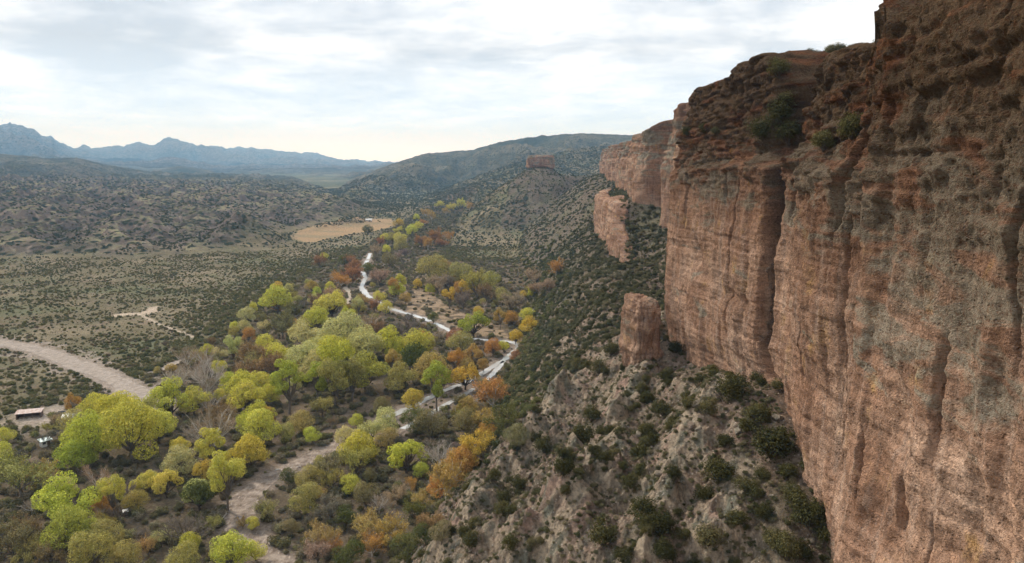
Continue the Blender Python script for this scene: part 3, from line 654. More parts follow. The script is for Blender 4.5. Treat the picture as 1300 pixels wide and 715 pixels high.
def rock_mass(name, base, size, rz, seed, mat, pw=4.0, n=70, amp=.16, lean=0.0, kind=None, **kw):
    """a weathered block: super-ellipsoid column with bedded, noisy sides"""
    th = np.linspace(0, 2 * np.pi, n * 2, endpoint=False); ph = np.linspace(-.5 * np.pi, .5 * np.pi, n)
    T, P = np.meshgrid(th, ph); sg = lambda a, p: np.sign(a) * np.abs(a) ** (2 / p)
    x = sg(np.cos(P), pw) * sg(np.cos(T), pw); y = sg(np.cos(P), pw) * sg(np.sin(T), pw); z = sg(np.sin(P), pw)
    X, Y, Z = x * size[0] / 2, y * size[1] / 2, z * size[2] / 2
    m = min(size); nz = fbm3(X / m * 2.0 + seed, Y / m * 2.0, Z / m * 1.1, 6, .6) * amp * m + .09 * m * (n2(np.floor(Z / m * 5 + .8 * fbm3(X / m, Y / m, Z / m, 2)) * 3.3 + seed, np.floor(T * 2.2 + Z * .1) * 1.7)) - .12 * m * sst(.75, .95, rid2(T * 1.6 + seed, Z / m * .4, 2))
    nx = np.sqrt(x * x + y * y + z * z) + 1e-6
    X, Y, Z = X + x / nx * nz, Y + y / nx * nz, Z + z / nx * nz * .6
    X = X + lean * (Z + size[2] / 2)
    c_, s_ = math.cos(rz), math.sin(rz)
    V = np.stack([X * c_ - Y * s_, X * s_ + Y * c_, Z + size[2] / 2], -1).reshape(-1, 3)
    k = n * 2; i, j = np.meshgrid(np.arange(n - 1), np.arange(k), indexing='ij'); j1 = (j + 1) % k
    q = np.stack([i * k + j, i * k + j1, (i + 1) * k + j1, (i + 1) * k + j], -1).reshape(-1, 4)
    o = link(name, mesh_np(name, V, q, smooth=True), [mat], loc=base, **kw)
    if kind: o['kind'] = kind
    return o
# stub of cliff standing in front of the tall wall
bx, by = ground_hit(806, 462); zg = float(height(np.array([bx]), np.array([by]))[0]); by += 4.5; bx = at_y(813, 420, by)[0]; zt_ = at_y(813, 375, by)[2]; wp = 34 / F * by
rock_mass('rock_pillar', (bx, by, zg - 4), (wp, wp * 1.9, zt_ - zg + 4), .25, 3.3, M_ROCK, 4.5, 150, .24, label='red brown rock pillar with a flat top standing on the talus in front of the tall cliff', category='rock pillar')
# the flat topped butte
bx, by, bz = at_y(686, 211, 1250)
rock_mass('butte', (bx, by, bz - 6), (44, 30, 23.5), .15, 8.1, M_ROCKF, 5, 110, .17, label='flat topped red rock butte crowning the cone shaped hill in mid distance', category='butte')
# ------------------------------------------------------------------ plants
def leaf_mat(name, per_object=True, ramp=None, trans=.30):
    t = NT(name); oi = t.n('ShaderNodeObjectInfo'); pos = t.n('ShaderNodeNewGeometry').outputs['Position']; rnd = t.n('ShaderNodeNewGeometry').outputs['Random Per Island']
    base = oi.outputs['Color'] if per_object else t.ramp(oi.outputs['Random'], ramp)
    c = t.mix(1.0, base, t.ramp(rnd, [(0, (.62, .66, .60)), (.5, (1, 1, 1)), (1, (1.32, 1.26, 1.2))]), 'MULTIPLY')
    nz = t.noise(pos, .45, 3)
    c = t.mix(1.0, c, t.ramp(nz, [(.3, (.78, .84, .8)), (.7, (1.16, 1.1, 1.05))]), 'MULTIPLY')
    d = t.n('ShaderNodeBsdfDiffuse', {'Color': c}); tr = t.n('ShaderNodeBsdfTranslucent', {'Color': c})
    return t.out(t.n('ShaderNodeMixShader', {0: trans, 1: d.outputs[0], 2: tr.outputs[0]}).outputs[0])
def bark_mat(name, col):
    t = NT(name); pos = t.n('ShaderNodeTexCoord').outputs['Object']
    c = t.mix(t.mr(t.noise(pos, 6, 4), .35, .65), c4(*col), c4(*[k * .6 for k in col]))
    return t.out(t.n('ShaderNodeBsdfDiffuse', {'Color': c}).outputs[0])
M_LEAF = leaf_mat('leaf'); M_BARK = bark_mat('grey_bark', (.20, .17, .14)); M_PALE = bark_mat('pale_bark', (.62, .57, .50)); M_DARKBARK = bark_mat('dark_bark', (.11, .085, .065))
M_TWIG = leaf_mat('twig', True, None, .1)
M_JUN = leaf_mat('juniper_leaf', False, [(0, (.056, .056, .025)), (.5, (.086, .082, .036)), (.85, (.125, .114, .052)), (1, (.165, .14, .08))], .2)
M_FARSCRUB = leaf_mat('far_scrub_leaf', False, [(0, (.068, .074, .042)), (.6, (.10, .104, .056)), (1, (.165, .155, .09))], .12)
M_MESQ = leaf_mat('mesquite_leaf', False, [(0, (.105, .108, .052)), (.3, (.145, .145, .066)), (.62, (.20, .185, .085)), (.85, (.245, .21, .115)), (1, (.18, .135, .095))], .2)
M_UNDER = leaf_mat('understory_twigs', False, [(0, (.12, .11, .062)), (.25, (.18, .165, .085)), (.5, (.235, .195, .135)), (.7, (.26, .225, .165)), (.85, (.25, .24, .10)), (1, (.165, .15, .115))], .2)

def leaves(mb, C, N, size, jit=.8, rng=RNG, aspect=.7):
    """quads at C facing roughly along N"""
    n = len(C); N = N + jit * rng.normal(size=(n, 3)); N /= np.linalg.norm(N, axis=1)[:, None]
    A = np.cross(N, rng.normal(size=(n, 3))); A /= np.linalg.norm(A, axis=1)[:, None]; B = np.cross(N, A)
    s = size * (0.6 + .8 * rng.random(n))[:, None]; A = A * s; B = B * s * aspect
    V = np.stack([C - A, C - B * 1.0, C + A, C + B], 1).reshape(-1, 3)
    mb.add(V, np.arange(4 * n).reshape(-1, 4))
def limb(p0, p1, rng, bend=.12, k=5):
    t = np.linspace(0, 1, k)[:, None]; L = np.linalg.norm(p1 - p0)
    off = rng.normal(size=3) * bend * L
    return p0 + (p1 - p0) * t + off * (t * (1 - t) * 2) + rng.normal(size=(k, 3)) * .015 * L * (t > 0) * (t < 1)
def lobes_for(kind, rng):
    """crown lobes (centre, radius) for a crown one unit wide standing on z = 0"""
    L = []
    if kind == 'dome':
        H = .80
        for a in np.linspace(0, 2 * np.pi, 8, endpoint=False) + rng.random() * 6: L.append((.30 * np.cos(a) * (1 + .2 * rng.normal()), .30 * np.sin(a) * (1 + .2 * rng.normal()), H * (.50 + .12 * rng.normal()), .155 + .03 * rng.random()))
        for a in np.linspace(0, 2 * np.pi, 6, endpoint=False) + rng.random() * 6: L.append((.22 * np.cos(a), .22 * np.sin(a), H * (.74 + .06 * rng.normal()), .15 + .03 * rng.random()))
        for a in np.linspace(0, 2 * np.pi, 3, endpoint=False) + rng.random() * 6: L.append((.09 * np.cos(a), .09 * np.sin(a), H * (.88 + .04 * rng.normal()), .14 + .02 * rng.random()))
    elif kind == 'tall':
        H = 1.35
        for k in range(17):
            q = rng.random() ** .75; a = rng.random() * 6.28; rr = (.13 + .22 * np.sin(np.pi * min(1, q * .9 + .08))) * (.5 + .6 * rng.random())
            L.append((rr * np.cos(a), rr * np.sin(a), H * (.42 + .5 * q), .12 + .05 * rng.random()))
    elif kind == 'ball':
        H = .82
        for k in range(13):
            v = rng.normal(size=3); v /= np.linalg.norm(v); v[2] = v[2] * .8
            L.append((v[0] * .27, v[1] * .27, H * .58 + v[2] * .24, .19 + .04 * rng.random()))
    elif kind == 'spread':
        H = .62
        for k in range(18):
            a = rng.random() * 6.28; q = np.sqrt(rng.random()); rr = .40 * q
            L.append((rr * np.cos(a), rr * np.sin(a), H * (.55 + .33 * (1 - q * q) + .10 * rng.normal()), .10 + .05 * rng.random()))
    return np.array(L)
def make_tree(kind, seed, nleaf=15000, lsize=.0112, gap=.05):
    rng = np.random.default_rng(seed); L = lobes_for(kind, rng)
    vol = L[:, 3] ** 2; cnt = (nleaf * vol / vol.sum()).astype(int)
    fol = MB(); Cs, Ns = [], []
    for (x, y, z, r), n in zip(L, cnt):
        v = rng.normal(size=(n, 3)); v /= np.linalg.norm(v, axis=1)[:, None]
        # cauliflower bumps on each lobe
        sub = rng.normal(size=(14, 3)); sub /= np.linalg.norm(sub, axis=1)[:, None]
        near = (v @ sub.T).max(1); rad = r * (.62 + .48 * sst(.55, 1, near)) * (1 - .30 * rng.random(n) ** 2.5)
        flat = np.where(v[:, 2] < 0, .62, .95)
        C = np.array([x, y, z]) + v * rad[:, None] * np.stack([np.ones(n), np.ones(n), flat], 1)
        Cs.append(C); Ns.append(v + np.array([0, 0, .25]))
    C = np.concatenate(Cs); Nn = np.concatenate(Ns)
    # leave out what is buried inside other lobes
    dd = np.min(np.linalg.norm(C[:, None] - L[None, :, :3], axis=2) / L[None, :, 3], axis=1)
    keep = (dd > .52) | (rng.random(len(C)) < .18); 
    if gap: keep &= ~((fbm3(C[:, 0] * 9 + seed, C[:, 1] * 9, C[:, 2] * 9, 2) > .34 - gap))
    leaves(fol, C[keep], Nn[keep], lsize, .55, rng)
    br = MB(); H = L[:, 2].max()
    fork = np.array([.02 * rng.normal(), .02 * rng.normal(), H * (.24 if kind != 'tall' else .30)])
    br.tube(limb(np.array([0, 0, -.06]), fork, rng, .05, 4), np.linspace(.034, .024, 4), 7)
    for (x, y, z, r) in L:
        e = np.array([x, y, z]); mid = fork + (e - fork) * .5 + np.array([0, 0, .03])
        br.tube(limb(fork, e, rng, .13, 6), np.linspace(.016, .004, 6), 5)
    return fol.mesh('crown'), br.mesh('trunk', True)
def make_bare(seed, spread=1.0, leafy=0, H=.95, ntw=5):
    """a leafless or thin leaved tree: trunk, limbs, branches and twigs"""
    rng = np.random.default_rng(seed); br = MB(); tw = MB(); tips = []
    fork = np.array([0, 0, .16 * H]); br.tube(limb(np.array([0, 0, -.05]), fork, rng, .04, 4), np.linspace(.03, .024, 4), 6)
    for a in np.linspace(0, 2 * np.pi, 7, endpoint=False) + rng.random() * 6:
        el = .45 + .75 * rng.random(); v = np.array([np.cos(a) * np.cos(el) * spread, np.sin(a) * np.cos(el) * spread, np.sin(el)])
        p1 = fork + v * (.36 + .16 * rng.random()) * H; l1 = limb(fork, p1, rng, .12, 6); br.tube(l1, np.linspace(.015, .006, 6), 5)
        for k in range(8):
            f = .35 + .65 * rng.random(); b0 = l1[int(f * 5)]; w = v + rng.normal(size=3) * .55 + np.array([0, 0, .3]); w /= np.linalg.norm(w)
            p2 = b0 + w * (.15 + .13 * rng.random()) * H; l2 = limb(b0, p2, rng, .12, 4); br.tube(l2, np.linspace(.006, .0026, 4), 4)
            for m in range(ntw + 3):
                t0 = l2[1 + int(rng.random() * 2.99)]; x = w + rng.normal(size=3) * .6 + np.array([0, 0, .2]); x /= np.linalg.norm(x)
                p3 = t0 + x * (.07 + .07 * rng.random()) * H; l3 = limb(t0, p3, rng, .1, 3); tw.tube(l3, [.0024, .0017, .0009], 3)
                tips += [p3, (p3 + t0) / 2]
                for q in range(3):
                    x2 = x + rng.normal(size=3) * .7; x2 /= np.linalg.norm(x2); p4 = l3[1] + x2 * (.035 + .04 * rng.random()) * H
                    tw.tube(np.stack([l3[1], p4]), [.0016, .0008], 3); tips.append(p4)
    tips = np.array(tips)
    if leafy:
        idx = rng.integers(0, len(tips), leafy); C = tips[idx] + rng.normal(size=(leafy, 3)) * .016
        N = C - np.array([0, 0, .35]); leaves(tw, C, N / np.linalg.norm(N, axis=1)[:, None], .0115, .8, rng)
    return tw.mesh('twigs'), br.mesh('trunk', True)
def make_bush(seed, n=900, flat=.8, lsize=.05, lob=7, stems=True, rag=.45, spread=1.0):
    rng = np.random.default_rng(seed); m = MB()
    L = [(.22 * math.cos(a) * (.6 + .7 * rng.random()), .22 * math.sin(a) * (.6 + .7 * rng.random()), flat * (.30 + .25 * rng.random()), .2 + .1 * rng.random()) for a in np.linspace(0, 6.28, lob, endpoint=False) + rng.random() * 6]
    L = [(a * spread, b * spread, c * rng.uniform(.7, 1.35), d * rng.uniform(.6, 1.2)) for a, b, c, d in L]; L.append((.05 * rng.normal(), .05 * rng.normal(), flat * .55, .24))
    for x, y, z, r in L:
        k = n // len(L); v = rng.normal(size=(k, 3)); v /= np.linalg.norm(v, axis=1)[:, None]; rad = r * (.70 + .35 * rng.random(k)) * (1 + rag * fbm3(v[:, 0] * 2.2 + x * 40, v[:, 1] * 2.2 + seed, v[:, 2] * 2.2, 3))
        C = np.array([x, y, z]) + v * rad[:, None] * [1, 1, .85]; C[:, 2] = np.maximum(C[:, 2], .02)
        leaves(m, C, v + np.array([0, 0, .3]), lsize, .6, rng, .8)
    st = MB()
    for x, y, z, r in L: st.tube(limb(np.array([0, 0, -.06]), np.array([x, y, z]), rng, .12, 4), np.linspace(.022, .008, 4), 4)
    return m.mesh('foliage'), st.mesh('stems')
def make_clump(seed, n=70):
    """a far bush: few faces"""
    return make_bush(seed, n, .75, .15, 4)[0]

V_DOME = [make_tree('dome', 10 + k) for k in range(4)]; V_TALL = [make_tree('tall', 20 + k, 14000, .0120) for k in range(3)]
V_BALL = [make_tree('ball', 30 + k, 12000, .0118) for k in range(3)]; V_SPREAD = [make_tree('spread', 40 + k, 13000, .0108, .10) for k in range(2)]
V_BARE = [make_bare(50 + k, 1.0) for k in range(3)]; V_THIN = [make_bare(60 + k, 1.0, 4200) for k in range(3)]; V_THINB = [make_bare(70 + k, .85, 1800, .9) for k in range(2)]
V_JUN = [make_bush(80 + k, 3600, .95, .023, 12, True, .95, 1.12) for k in range(4)]; V_MESQ = [make_bush(90 + k, 1500, .62, .034, 9, True, .4) for k in range(3)]
V_CL = [make_clump(100 + k) for k in range(3)]

# colours of leaf and twig (base colours of the living thing)
PAL = {'yg': (.53, .52, .10), 'y': (.60, .565, .12), 'yo': (.61, .46, .10), 'g': (.39, .405, .08), 'dg': (.115, .13, .045), 'ol': (.40, .355, .125), 'pale': (.54, .51, .23), 'gg': (.25, .225, .115),
       'oc': (.46, .335, .125), 'o': (.50, .285, .095), 'rust': (.375, .20, .105), 'br': (.30, .205, .105), 'tan': (.42, .315, .215), 'gr': (.255, .215, .185), 'wh': (.50, .44, .38), 'pk': (.37, .285, .215), 'do': (.16, .16, .055)}
CW = {'yg': 'bright yellow green', 'y': 'golden yellow', 'yo': 'orange tinged yellow', 'g': 'fresh green', 'dg': 'dark green', 'ol': 'olive green', 'pale': 'pale grey green', 'gg': 'dull grey green', 'oc': 'ochre', 'o': 'orange',
      'rust': 'rusty red', 'br': 'brown', 'tan': 'tan', 'gr': 'grey', 'wh': 'whitish', 'pk': 'pinkish tan', 'do': 'dark olive'}
KIND = {'D': (V_DOME, 'cottonwood_tree', 'cottonwood', 'round crowned'), 'T': (V_TALL, 'cottonwood_tree', 'cottonwood', 'tall crowned'), 'B': (V_BALL, 'willow_tree', 'willow', 'ball shaped'), 'S': (V_SPREAD, 'cottonwood_tree', 'cottonwood', 'broad spreading'),
        'N': (V_BARE, 'bare_tree', 'bare tree', 'leafless'), 'L': (V_THIN, 'sycamore_tree', 'sycamore', 'thin leaved'), 'M': (V_THINB, 'brush_tree', 'small tree', 'half bare')}
# photo x, photo y of the crown's middle, crown width in photo pixels, kind, colour, place (and a wording of its own)
TREES = '''
165 543 88 D yg a|largest yellow green cottonwood beside the tin roofs, with a dark trunk
112 552 70 D yg a
150 518 58 D yg a|yellow green cottonwood against the end of the dirt road
96 578 46 D g a
124 522 40 D yg a
90 547 36 B ol a
215 508 60 S yg a|spreading yellow green cottonwood just past the end of the dirt road
246 510 34 D yg a
185 527 46 S ol a
200 545 40 D y a
23 594 78 L ol a|thin olive yellow tree with bare limbs at the left edge below the tin roofs
52 601 44 L oc a
84 634 92 S yg b|vivid lime green spreading cottonwood in the lower left beside tan brush
90 672 62 D g b|compact deep green cottonwood below the vivid lime green one
130 643 28 L o b
131 664 24 L oc b
124 607 46 N tan b
160 622 26 N gr b
189 614 26 D y b
172 619 16 B y b
172 640 28 B ol b
211 616 44 S y b|flat topped yellow tree with bare lower limbs at the lower left
115 703 56 B ol b
134 687 38 B ol b
14 684 62 L gg b
36 702 34 L ol b
33 678 42 L br b
187 693 28 M oc b
204 683 30 M pale b
155 712 42 B ol b
64 705 36 L br b
270 576 36 T yg c|slim pale stemmed yellow green cottonwood left of the round golden one by the wash
287 586 20 B y c
316 572 48 D yo c|round golden yellow cottonwood with fanned pale stems at the edge of the wash
261 604 26 B yo c
280 609 20 B y c
253 628 54 S dg c|low dark green tree with an arching trunk left of the wash bend
235 670 56 N gr c|rounded leafless grey purple tree left of the wash bend
238 695 28 B yg c
232 712 48 B ol c
293 700 56 D yg c|dull yellow green cottonwood at the bottom edge beside the pool in the wash
324 704 26 B y c
308 664 18 M oc c
321 667 16 B y c
270 664 24 M ol c
337 648 34 M ol d
389 640 38 B ol d
368 608 22 B dg d
387 428 38 S pale e
324 443 50 L br e|rounded rusty brown tree at the left edge of the yellow green grove
341 443 28 B y e
353 453 32 B y e
324 461 22 B pale e
345 467 36 L br e
314 472 36 L br e
278 470 18 B y e
291 485 24 D y e
308 490 36 D yg e
329 486 28 D y e
312 505 38 D y e|big rounded yellow cottonwood beside the pinkish leafless trees
344 502 24 D yg e
366 489 48 T g e|bright green cottonwood with a tall dark trunk in the middle of the grove
388 462 42 D pale e
329 528 32 D yg e
314 539 30 D yg e
330 547 40 D y e
381 541 30 B ol e
362 552 24 B ol e
263 478 52 N wh f|large leafless tree with white limbs between the tracks and the grove
222 480 34 N wh f
246 470 34 N pk f
259 455 34 N tan f
270 538 62 N tan f|wide leafless tan tree with fine twigs below the white limbed one
281 524 46 L br f
249 548 32 N wh f
263 510 36 N pk f
262 492 30 N pk f
236 455 28 N tan f
437 425 58 D pale g|wide pale grey green cottonwood crown at the top of the grove
456 437 44 D pale g
422 444 48 D yg g
401 449 34 D pale g
464 441 48 D pale g
493 440 36 D yg g
500 450 24 B y g
403 471 38 D pale g
428 468 50 T yg g|tall pale yellow green cottonwood left of the brightest green tree
464 472 54 D g g|brightest green rounded cottonwood in the middle of the big grove
403 490 30 T g g
425 488 40 T ol g
445 486 34 T ol g
409 515 30 L ol g
531 437 48 D yg h|light yellow green cottonwood just above a dark green one
526 458 38 D dg h
548 474 42 D oc h|ochre and green cottonwood with a rusty side, right end of grove
508 484 34 D ol h
525 509 26 D yo h|small golden tree standing alone beside the branching river
554 497 34 T g h|green upright tree on the sand bar between the two river arms
584 438 30 B ol h
590 481 34 S yo h
602 414 36 S g h
483 520 22 B gg h
441 557 28 B pale i
472 545 36 L pale i
493 540 36 B pale i
456 570 42 D yg i
491 560 28 B ol i
516 575 64 S yg i|vivid lime green tree with dark forked trunk right of the wash
535 597 20 D yg i
527 541 32 B do i
546 541 38 B gg i
415 590 48 L gg i
452 582 50 L ol i
393 613 30 B ol i
421 610 30 L ol i
445 617 26 B yg i
405 627 18 B oc i
420 646 36 L gr i
439 659 28 B dg i
481 639 28 N pk i
464 631 30 B gg i
504 628 26 L tan i
523 616 18 L o i
535 636 28 L oc i
526 648 34 L do i
567 605 58 L oc j|ochre sycamore with pale limbs touching the rocky spur
468 665 48 L oc j|left one of the twin ochre sycamores near the bottom edge
497 671 48 L oc j|right one of the twin ochre sycamores near the bottom edge
472 691 34 L o j
411 684 38 L oc j
403 701 38 L pk j
422 697 26 L o j
443 705 36 B dg j
546 662 38 L br j
540 679 28 B dg j
560 684 28 B gg j
515 700 34 B do j
626 497 56 L o k|large burnt orange tree at the foot of the slope right of the river arms
613 530 46 L oc k
640 530 42 L do k
588 526 24 L ol k
604 566 52 L yo k|golden orange tree leaning against the top of the rocky spur
592 542 36 B gg k
557 578 38 N wh k|small leafless white limbed tree beside the ochre sycamore
655 560 30 B gg k
351 381 34 D yg l|lone yellow green cottonwood crown on the scrub flat left of the grove
372 396 28 L do l
402 381 22 L br l
425 376 28 L tan l
420 388 38 S y l|bright yellow spreading tree beside the thin pale path
402 405 30 D yg l
433 355 20 L o l
448 347 26 L rust l
467 343 16 B do l
482 350 26 L tan l
435 409 28 M gr l
390 432 40 S pale l
358 411 36 L gg l
475 388 18 L rust l
467 409 32 N tan l
476 416 28 L br l
503 369 20 B yg m
482 378 16 B y m
515 380 14 B oc m
497 361 15 M ol m
515 413 44 N gr m|rounded leafless grey tree below the river bend
550 347 36 B ol m
565 337 14 B oc m
555 360 26 L tan m
584 351 30 B ol m
605 360 38 L ol m
624 356 20 B ol m
588 381 28 M gr m
639 377 20 B ol m
651 383 28 L pk m
565 356 26 M gr m
617 372 24 L br m
673 374 11 T yg m|small bright green upright tree standing alone near the foot of the far slope
670 400 19 D y m
672 414 22 D yo m
655 428 18 D yo m
678 349 26 L tan m
706 341 21 L o m
695 362 22 L pk m
680 366 20 L tan m
550 405 13 B do m
639 442 13 B y m
613 465 15 B oc m
405 331 18 L rust n
412 326 9 B yg n
443 330 18 L rust n
437 333 13 B do n
450 338 19 L rust n
430 353 19 L o n
468 341 13 B do n
495 332 19 B gg n
477 316 16 L tan n
483 307 13 L rust n
489 303 11 B y n
491 318 11 B y n
498 303 12 B ol n
508 303 15 B y n
508 313 19 B ol n
514 320 15 M gr n
506 284 13 L yo n
506 292 11 L y n
523 293 13 D y n
531 287 11 D y n
537 282 10 L o n
548 275 12 L oc n
558 260 11 L y n
573 263 14 L y n
586 261 13 L y n
540 269 12 L oc n
529 277 9 B yg n
596 262 11 L oc n
566 268 11 L oc n
535 305 21 L rust n
552 301 21 L rust n
569 299 15 L o n
560 308 15 L rust n
543 309 16 L o n
467 292 12 B dg n
478 327 12 M gr n
505 325 12 L pk n
'''
PLACE = {'a': 'near the tin roofs', 'b': 'in the lower left corner grove', 'c': 'left of the wash bend', 'd': 'right of the wash bend', 'e': 'on the big grove\'s left side', 'f': 'between dirt track and big grove',
         'g': 'in the big grove\'s heart', 'h': 'by the branching river arms', 'i': 'in the thicket right of the wash', 'j': 'below the rocky spur', 'k': 'at the slope foot by the river', 'l': 'on the scrub flat',
         'm': 'in the reed flat', 'n': 'along the far river reach'}
rows = []
for ln in TREES.strip().splitlines():
    a, _, lab = ln.partition('|'); f = a.split(); rows.append([float(f[0]), float(f[1]), float(f[2]), f[3], f[4], f[5], lab.strip()])
# wording: colour, kind, place; where several read alike, add where each stands among them
from collections import defaultdict
ORD = ['first', 'second', 'third', 'fourth', 'fifth', 'sixth', 'seventh', 'eighth']
NUMW = ['', 'one', 'two', 'three', 'four', 'five', 'six', 'seven', 'eight']
same = defaultdict(list)
for r in rows:
    if not r[6]: same[(r[4], KIND[r[3]][2], r[5])].append(r)
for (c, k, p), L in same.items():
    L.sort(key=lambda r: r[0])
    for q, r in enumerate(L):
        base = f"{CW[c]} {k} {PLACE[p]}"
        if len(L) == 1: r[6] = base
        else:
            w = 'leftmost' if q == 0 else 'rightmost' if q == len(L) - 1 else ORD[q] + ' from the left'
            r[6] = f"{base}, {w} of {NUMW[len(L)]}"
TREE_XY = []
def sample(n, rmax, rmin=60, half=40, pw=1.0):
    a = np.radians(RNG.uniform(-half, half, n)); r = rmin + (rmax - rmin) * RNG.random(n) ** pw
    return r * np.sin(a), r * np.cos(a)
def way_dist(x, y):
    L = [(W_RIVER, 4.2), (W_RIVER2, 3.0), (W_WASH, 4.6), (W_ROAD, 8.5), (W_TRACK, 3.5), (W_CLEAR, 4.5), (W_TRACK2, 2.0), (W_PATH3, 2.2)]
    d = np.full(len(x), 1e9)
    for P, w in L: d = np.minimum(d, seg_dist(x, y, [tuple(p) for p in P[::2]]) - w)
    return d
def place_tree(r, idx, small=False):
    px, py, w, kd, c, pl, lab = r
    var, name, cat, form = KIND[kd]
    fol, br = var[idx % len(var)]
    hk = {'D': .52, 'T': .80, 'B': .46, 'S': .42, 'N': .5, 'L': .5, 'M': .45}[kd]
    X, Y = ground_hit(px, py, 6.0)
    for _ in range(4):
        D = project(X, Y, height(np.array([X]), np.array([Y]))[0] + 5)[2]; wm = w / F * D
        X, Y = ground_hit(px, py, hk * wm)
    z = float(height(np.array([X]), np.array([Y]))[0])
    rn = random.Random(idx * 7 + 1); sc = wm * (1.3 if w < 44 else 1.14 if w < 64 else 1.0); rz = rn.uniform(0, 6.28)
    e = empty(name, (X, Y, z - .05 * sc), rz, label=lab, category=cat, group=('small trees ' if small else 'trees ') + PLACE[pl])
    e.scale = (sc, sc, sc * rn.uniform(.98, 1.18))
    col = PAL[c]; j = [max(.01, k * rn.uniform(.95, 1.06)) for k in col]; j[2] = col[2] * rn.uniform(.88, 1.12)
    tw = kd in 'NLM'
    link('twigs' if kd in 'NM' else 'crown', fol, [M_TWIG if tw else M_LEAF], e).color = (*j, 1)
    link('trunk', br, [M_PALE if c == 'wh' or (kd == 'L' and c in ('oc', 'o')) or (kd == 'N' and c in ('tan', 'pk') ) else (M_BARK if kd != 'S' else M_DARKBARK)], e)
    TREE_XY.append((X, Y, wm))
for m_, mt_ in [(k, None) for k in V_DOME + V_TALL + V_BALL + V_SPREAD + V_BARE + V_THIN + V_THINB]: pass
# trunks share mesh data but not bark: keep the bark on the object
def link_obj_mat(name, me, mat, parent):
    if not len(me.materials): me.materials.append(mat)
    o = bpy.data.objects.new(name, me); COL.objects.link(o); o.parent = parent
    o.material_slots[0].link = 'OBJECT'; o.material_slots[0].material = mat
    return o
_link = link
def link(name, me, mats=(), parent=None, loc=None, **props):
    if name in ('trunk', 'crown', 'twigs', 'foliage', 'stems') and parent is not None: return link_obj_mat(name, me, mats[0], parent)
    return _link(name, me, mats, parent, loc, **props)
for idx, r in enumerate(rows): place_tree(r, idx)
TXY = np.array(TREE_XY)
# smaller, duller trees between them
x, y = sample(6000, 620, 175, 40, .8); k = (sdist(x, y, WOOD) > -2) & (way_dist(x, y) > 1.5) & (x - cl(y) < -52) & (height(x, y) < 5) & (sdist(x, y, REED) < 0)
x, y = x[k], y[k]; kept = []; big_n = 0
for X, Y in zip(x, y):
    if len(kept) >= 240: break
    if np.any(np.hypot(TXY[:, 0] - X, TXY[:, 1] - Y) < TXY[:, 2] * .5 + 1.5) or any(math.hypot(a - X, b - Y) < 5.5 for a, b in kept): continue
    kept.append((X, Y))
for q, (X, Y) in enumerate(kept):
    px, py, D = project(X, Y, float(height(np.array([X]), np.array([Y]))[0]) + 2)
    rn = random.Random(q); kd = rn.choice('BBMLLNMN'); c = rn.choice(['gg', 'ol', 'ol', 'do', 'oc'] if kd == 'B' else ['gr', 'gr', 'pk', 'br', 'tan'] if kd == 'N' else ['ol', 'gg', 'br', 'tan', 'gr', 'gg'])
    pl = 'b' if px < 230 and py > 590 else 'a' if px < 240 else 'c' if px < 330 and py > 560 else 'e' if px < 400 and py < 500 else 'g' if py < 520 and px < 500 else 'h' if py < 520 else 'i' if py < 660 else 'j'
    bright = q % 3 == 0 and py < 640
    if bright: kd = rn.choice('DDBT'); c = rn.choice(['yg', 'y', 'yo', 'pale', 'y', 'oc', 'yg', 'o']) if px < 560 else rn.choice(['oc', 'yo', 'o', 'o', 'rust'])
    place_tree([px, py, rn.uniform(3.6, 6.8) * (1.45 if bright else 1) * F / D, kd, c, pl, f"small {CW[c]} {KIND[kd][2]} {PLACE[pl]}"], q + 500, True)
TXY = np.array(TREE_XY)
print('trees', len(rows))

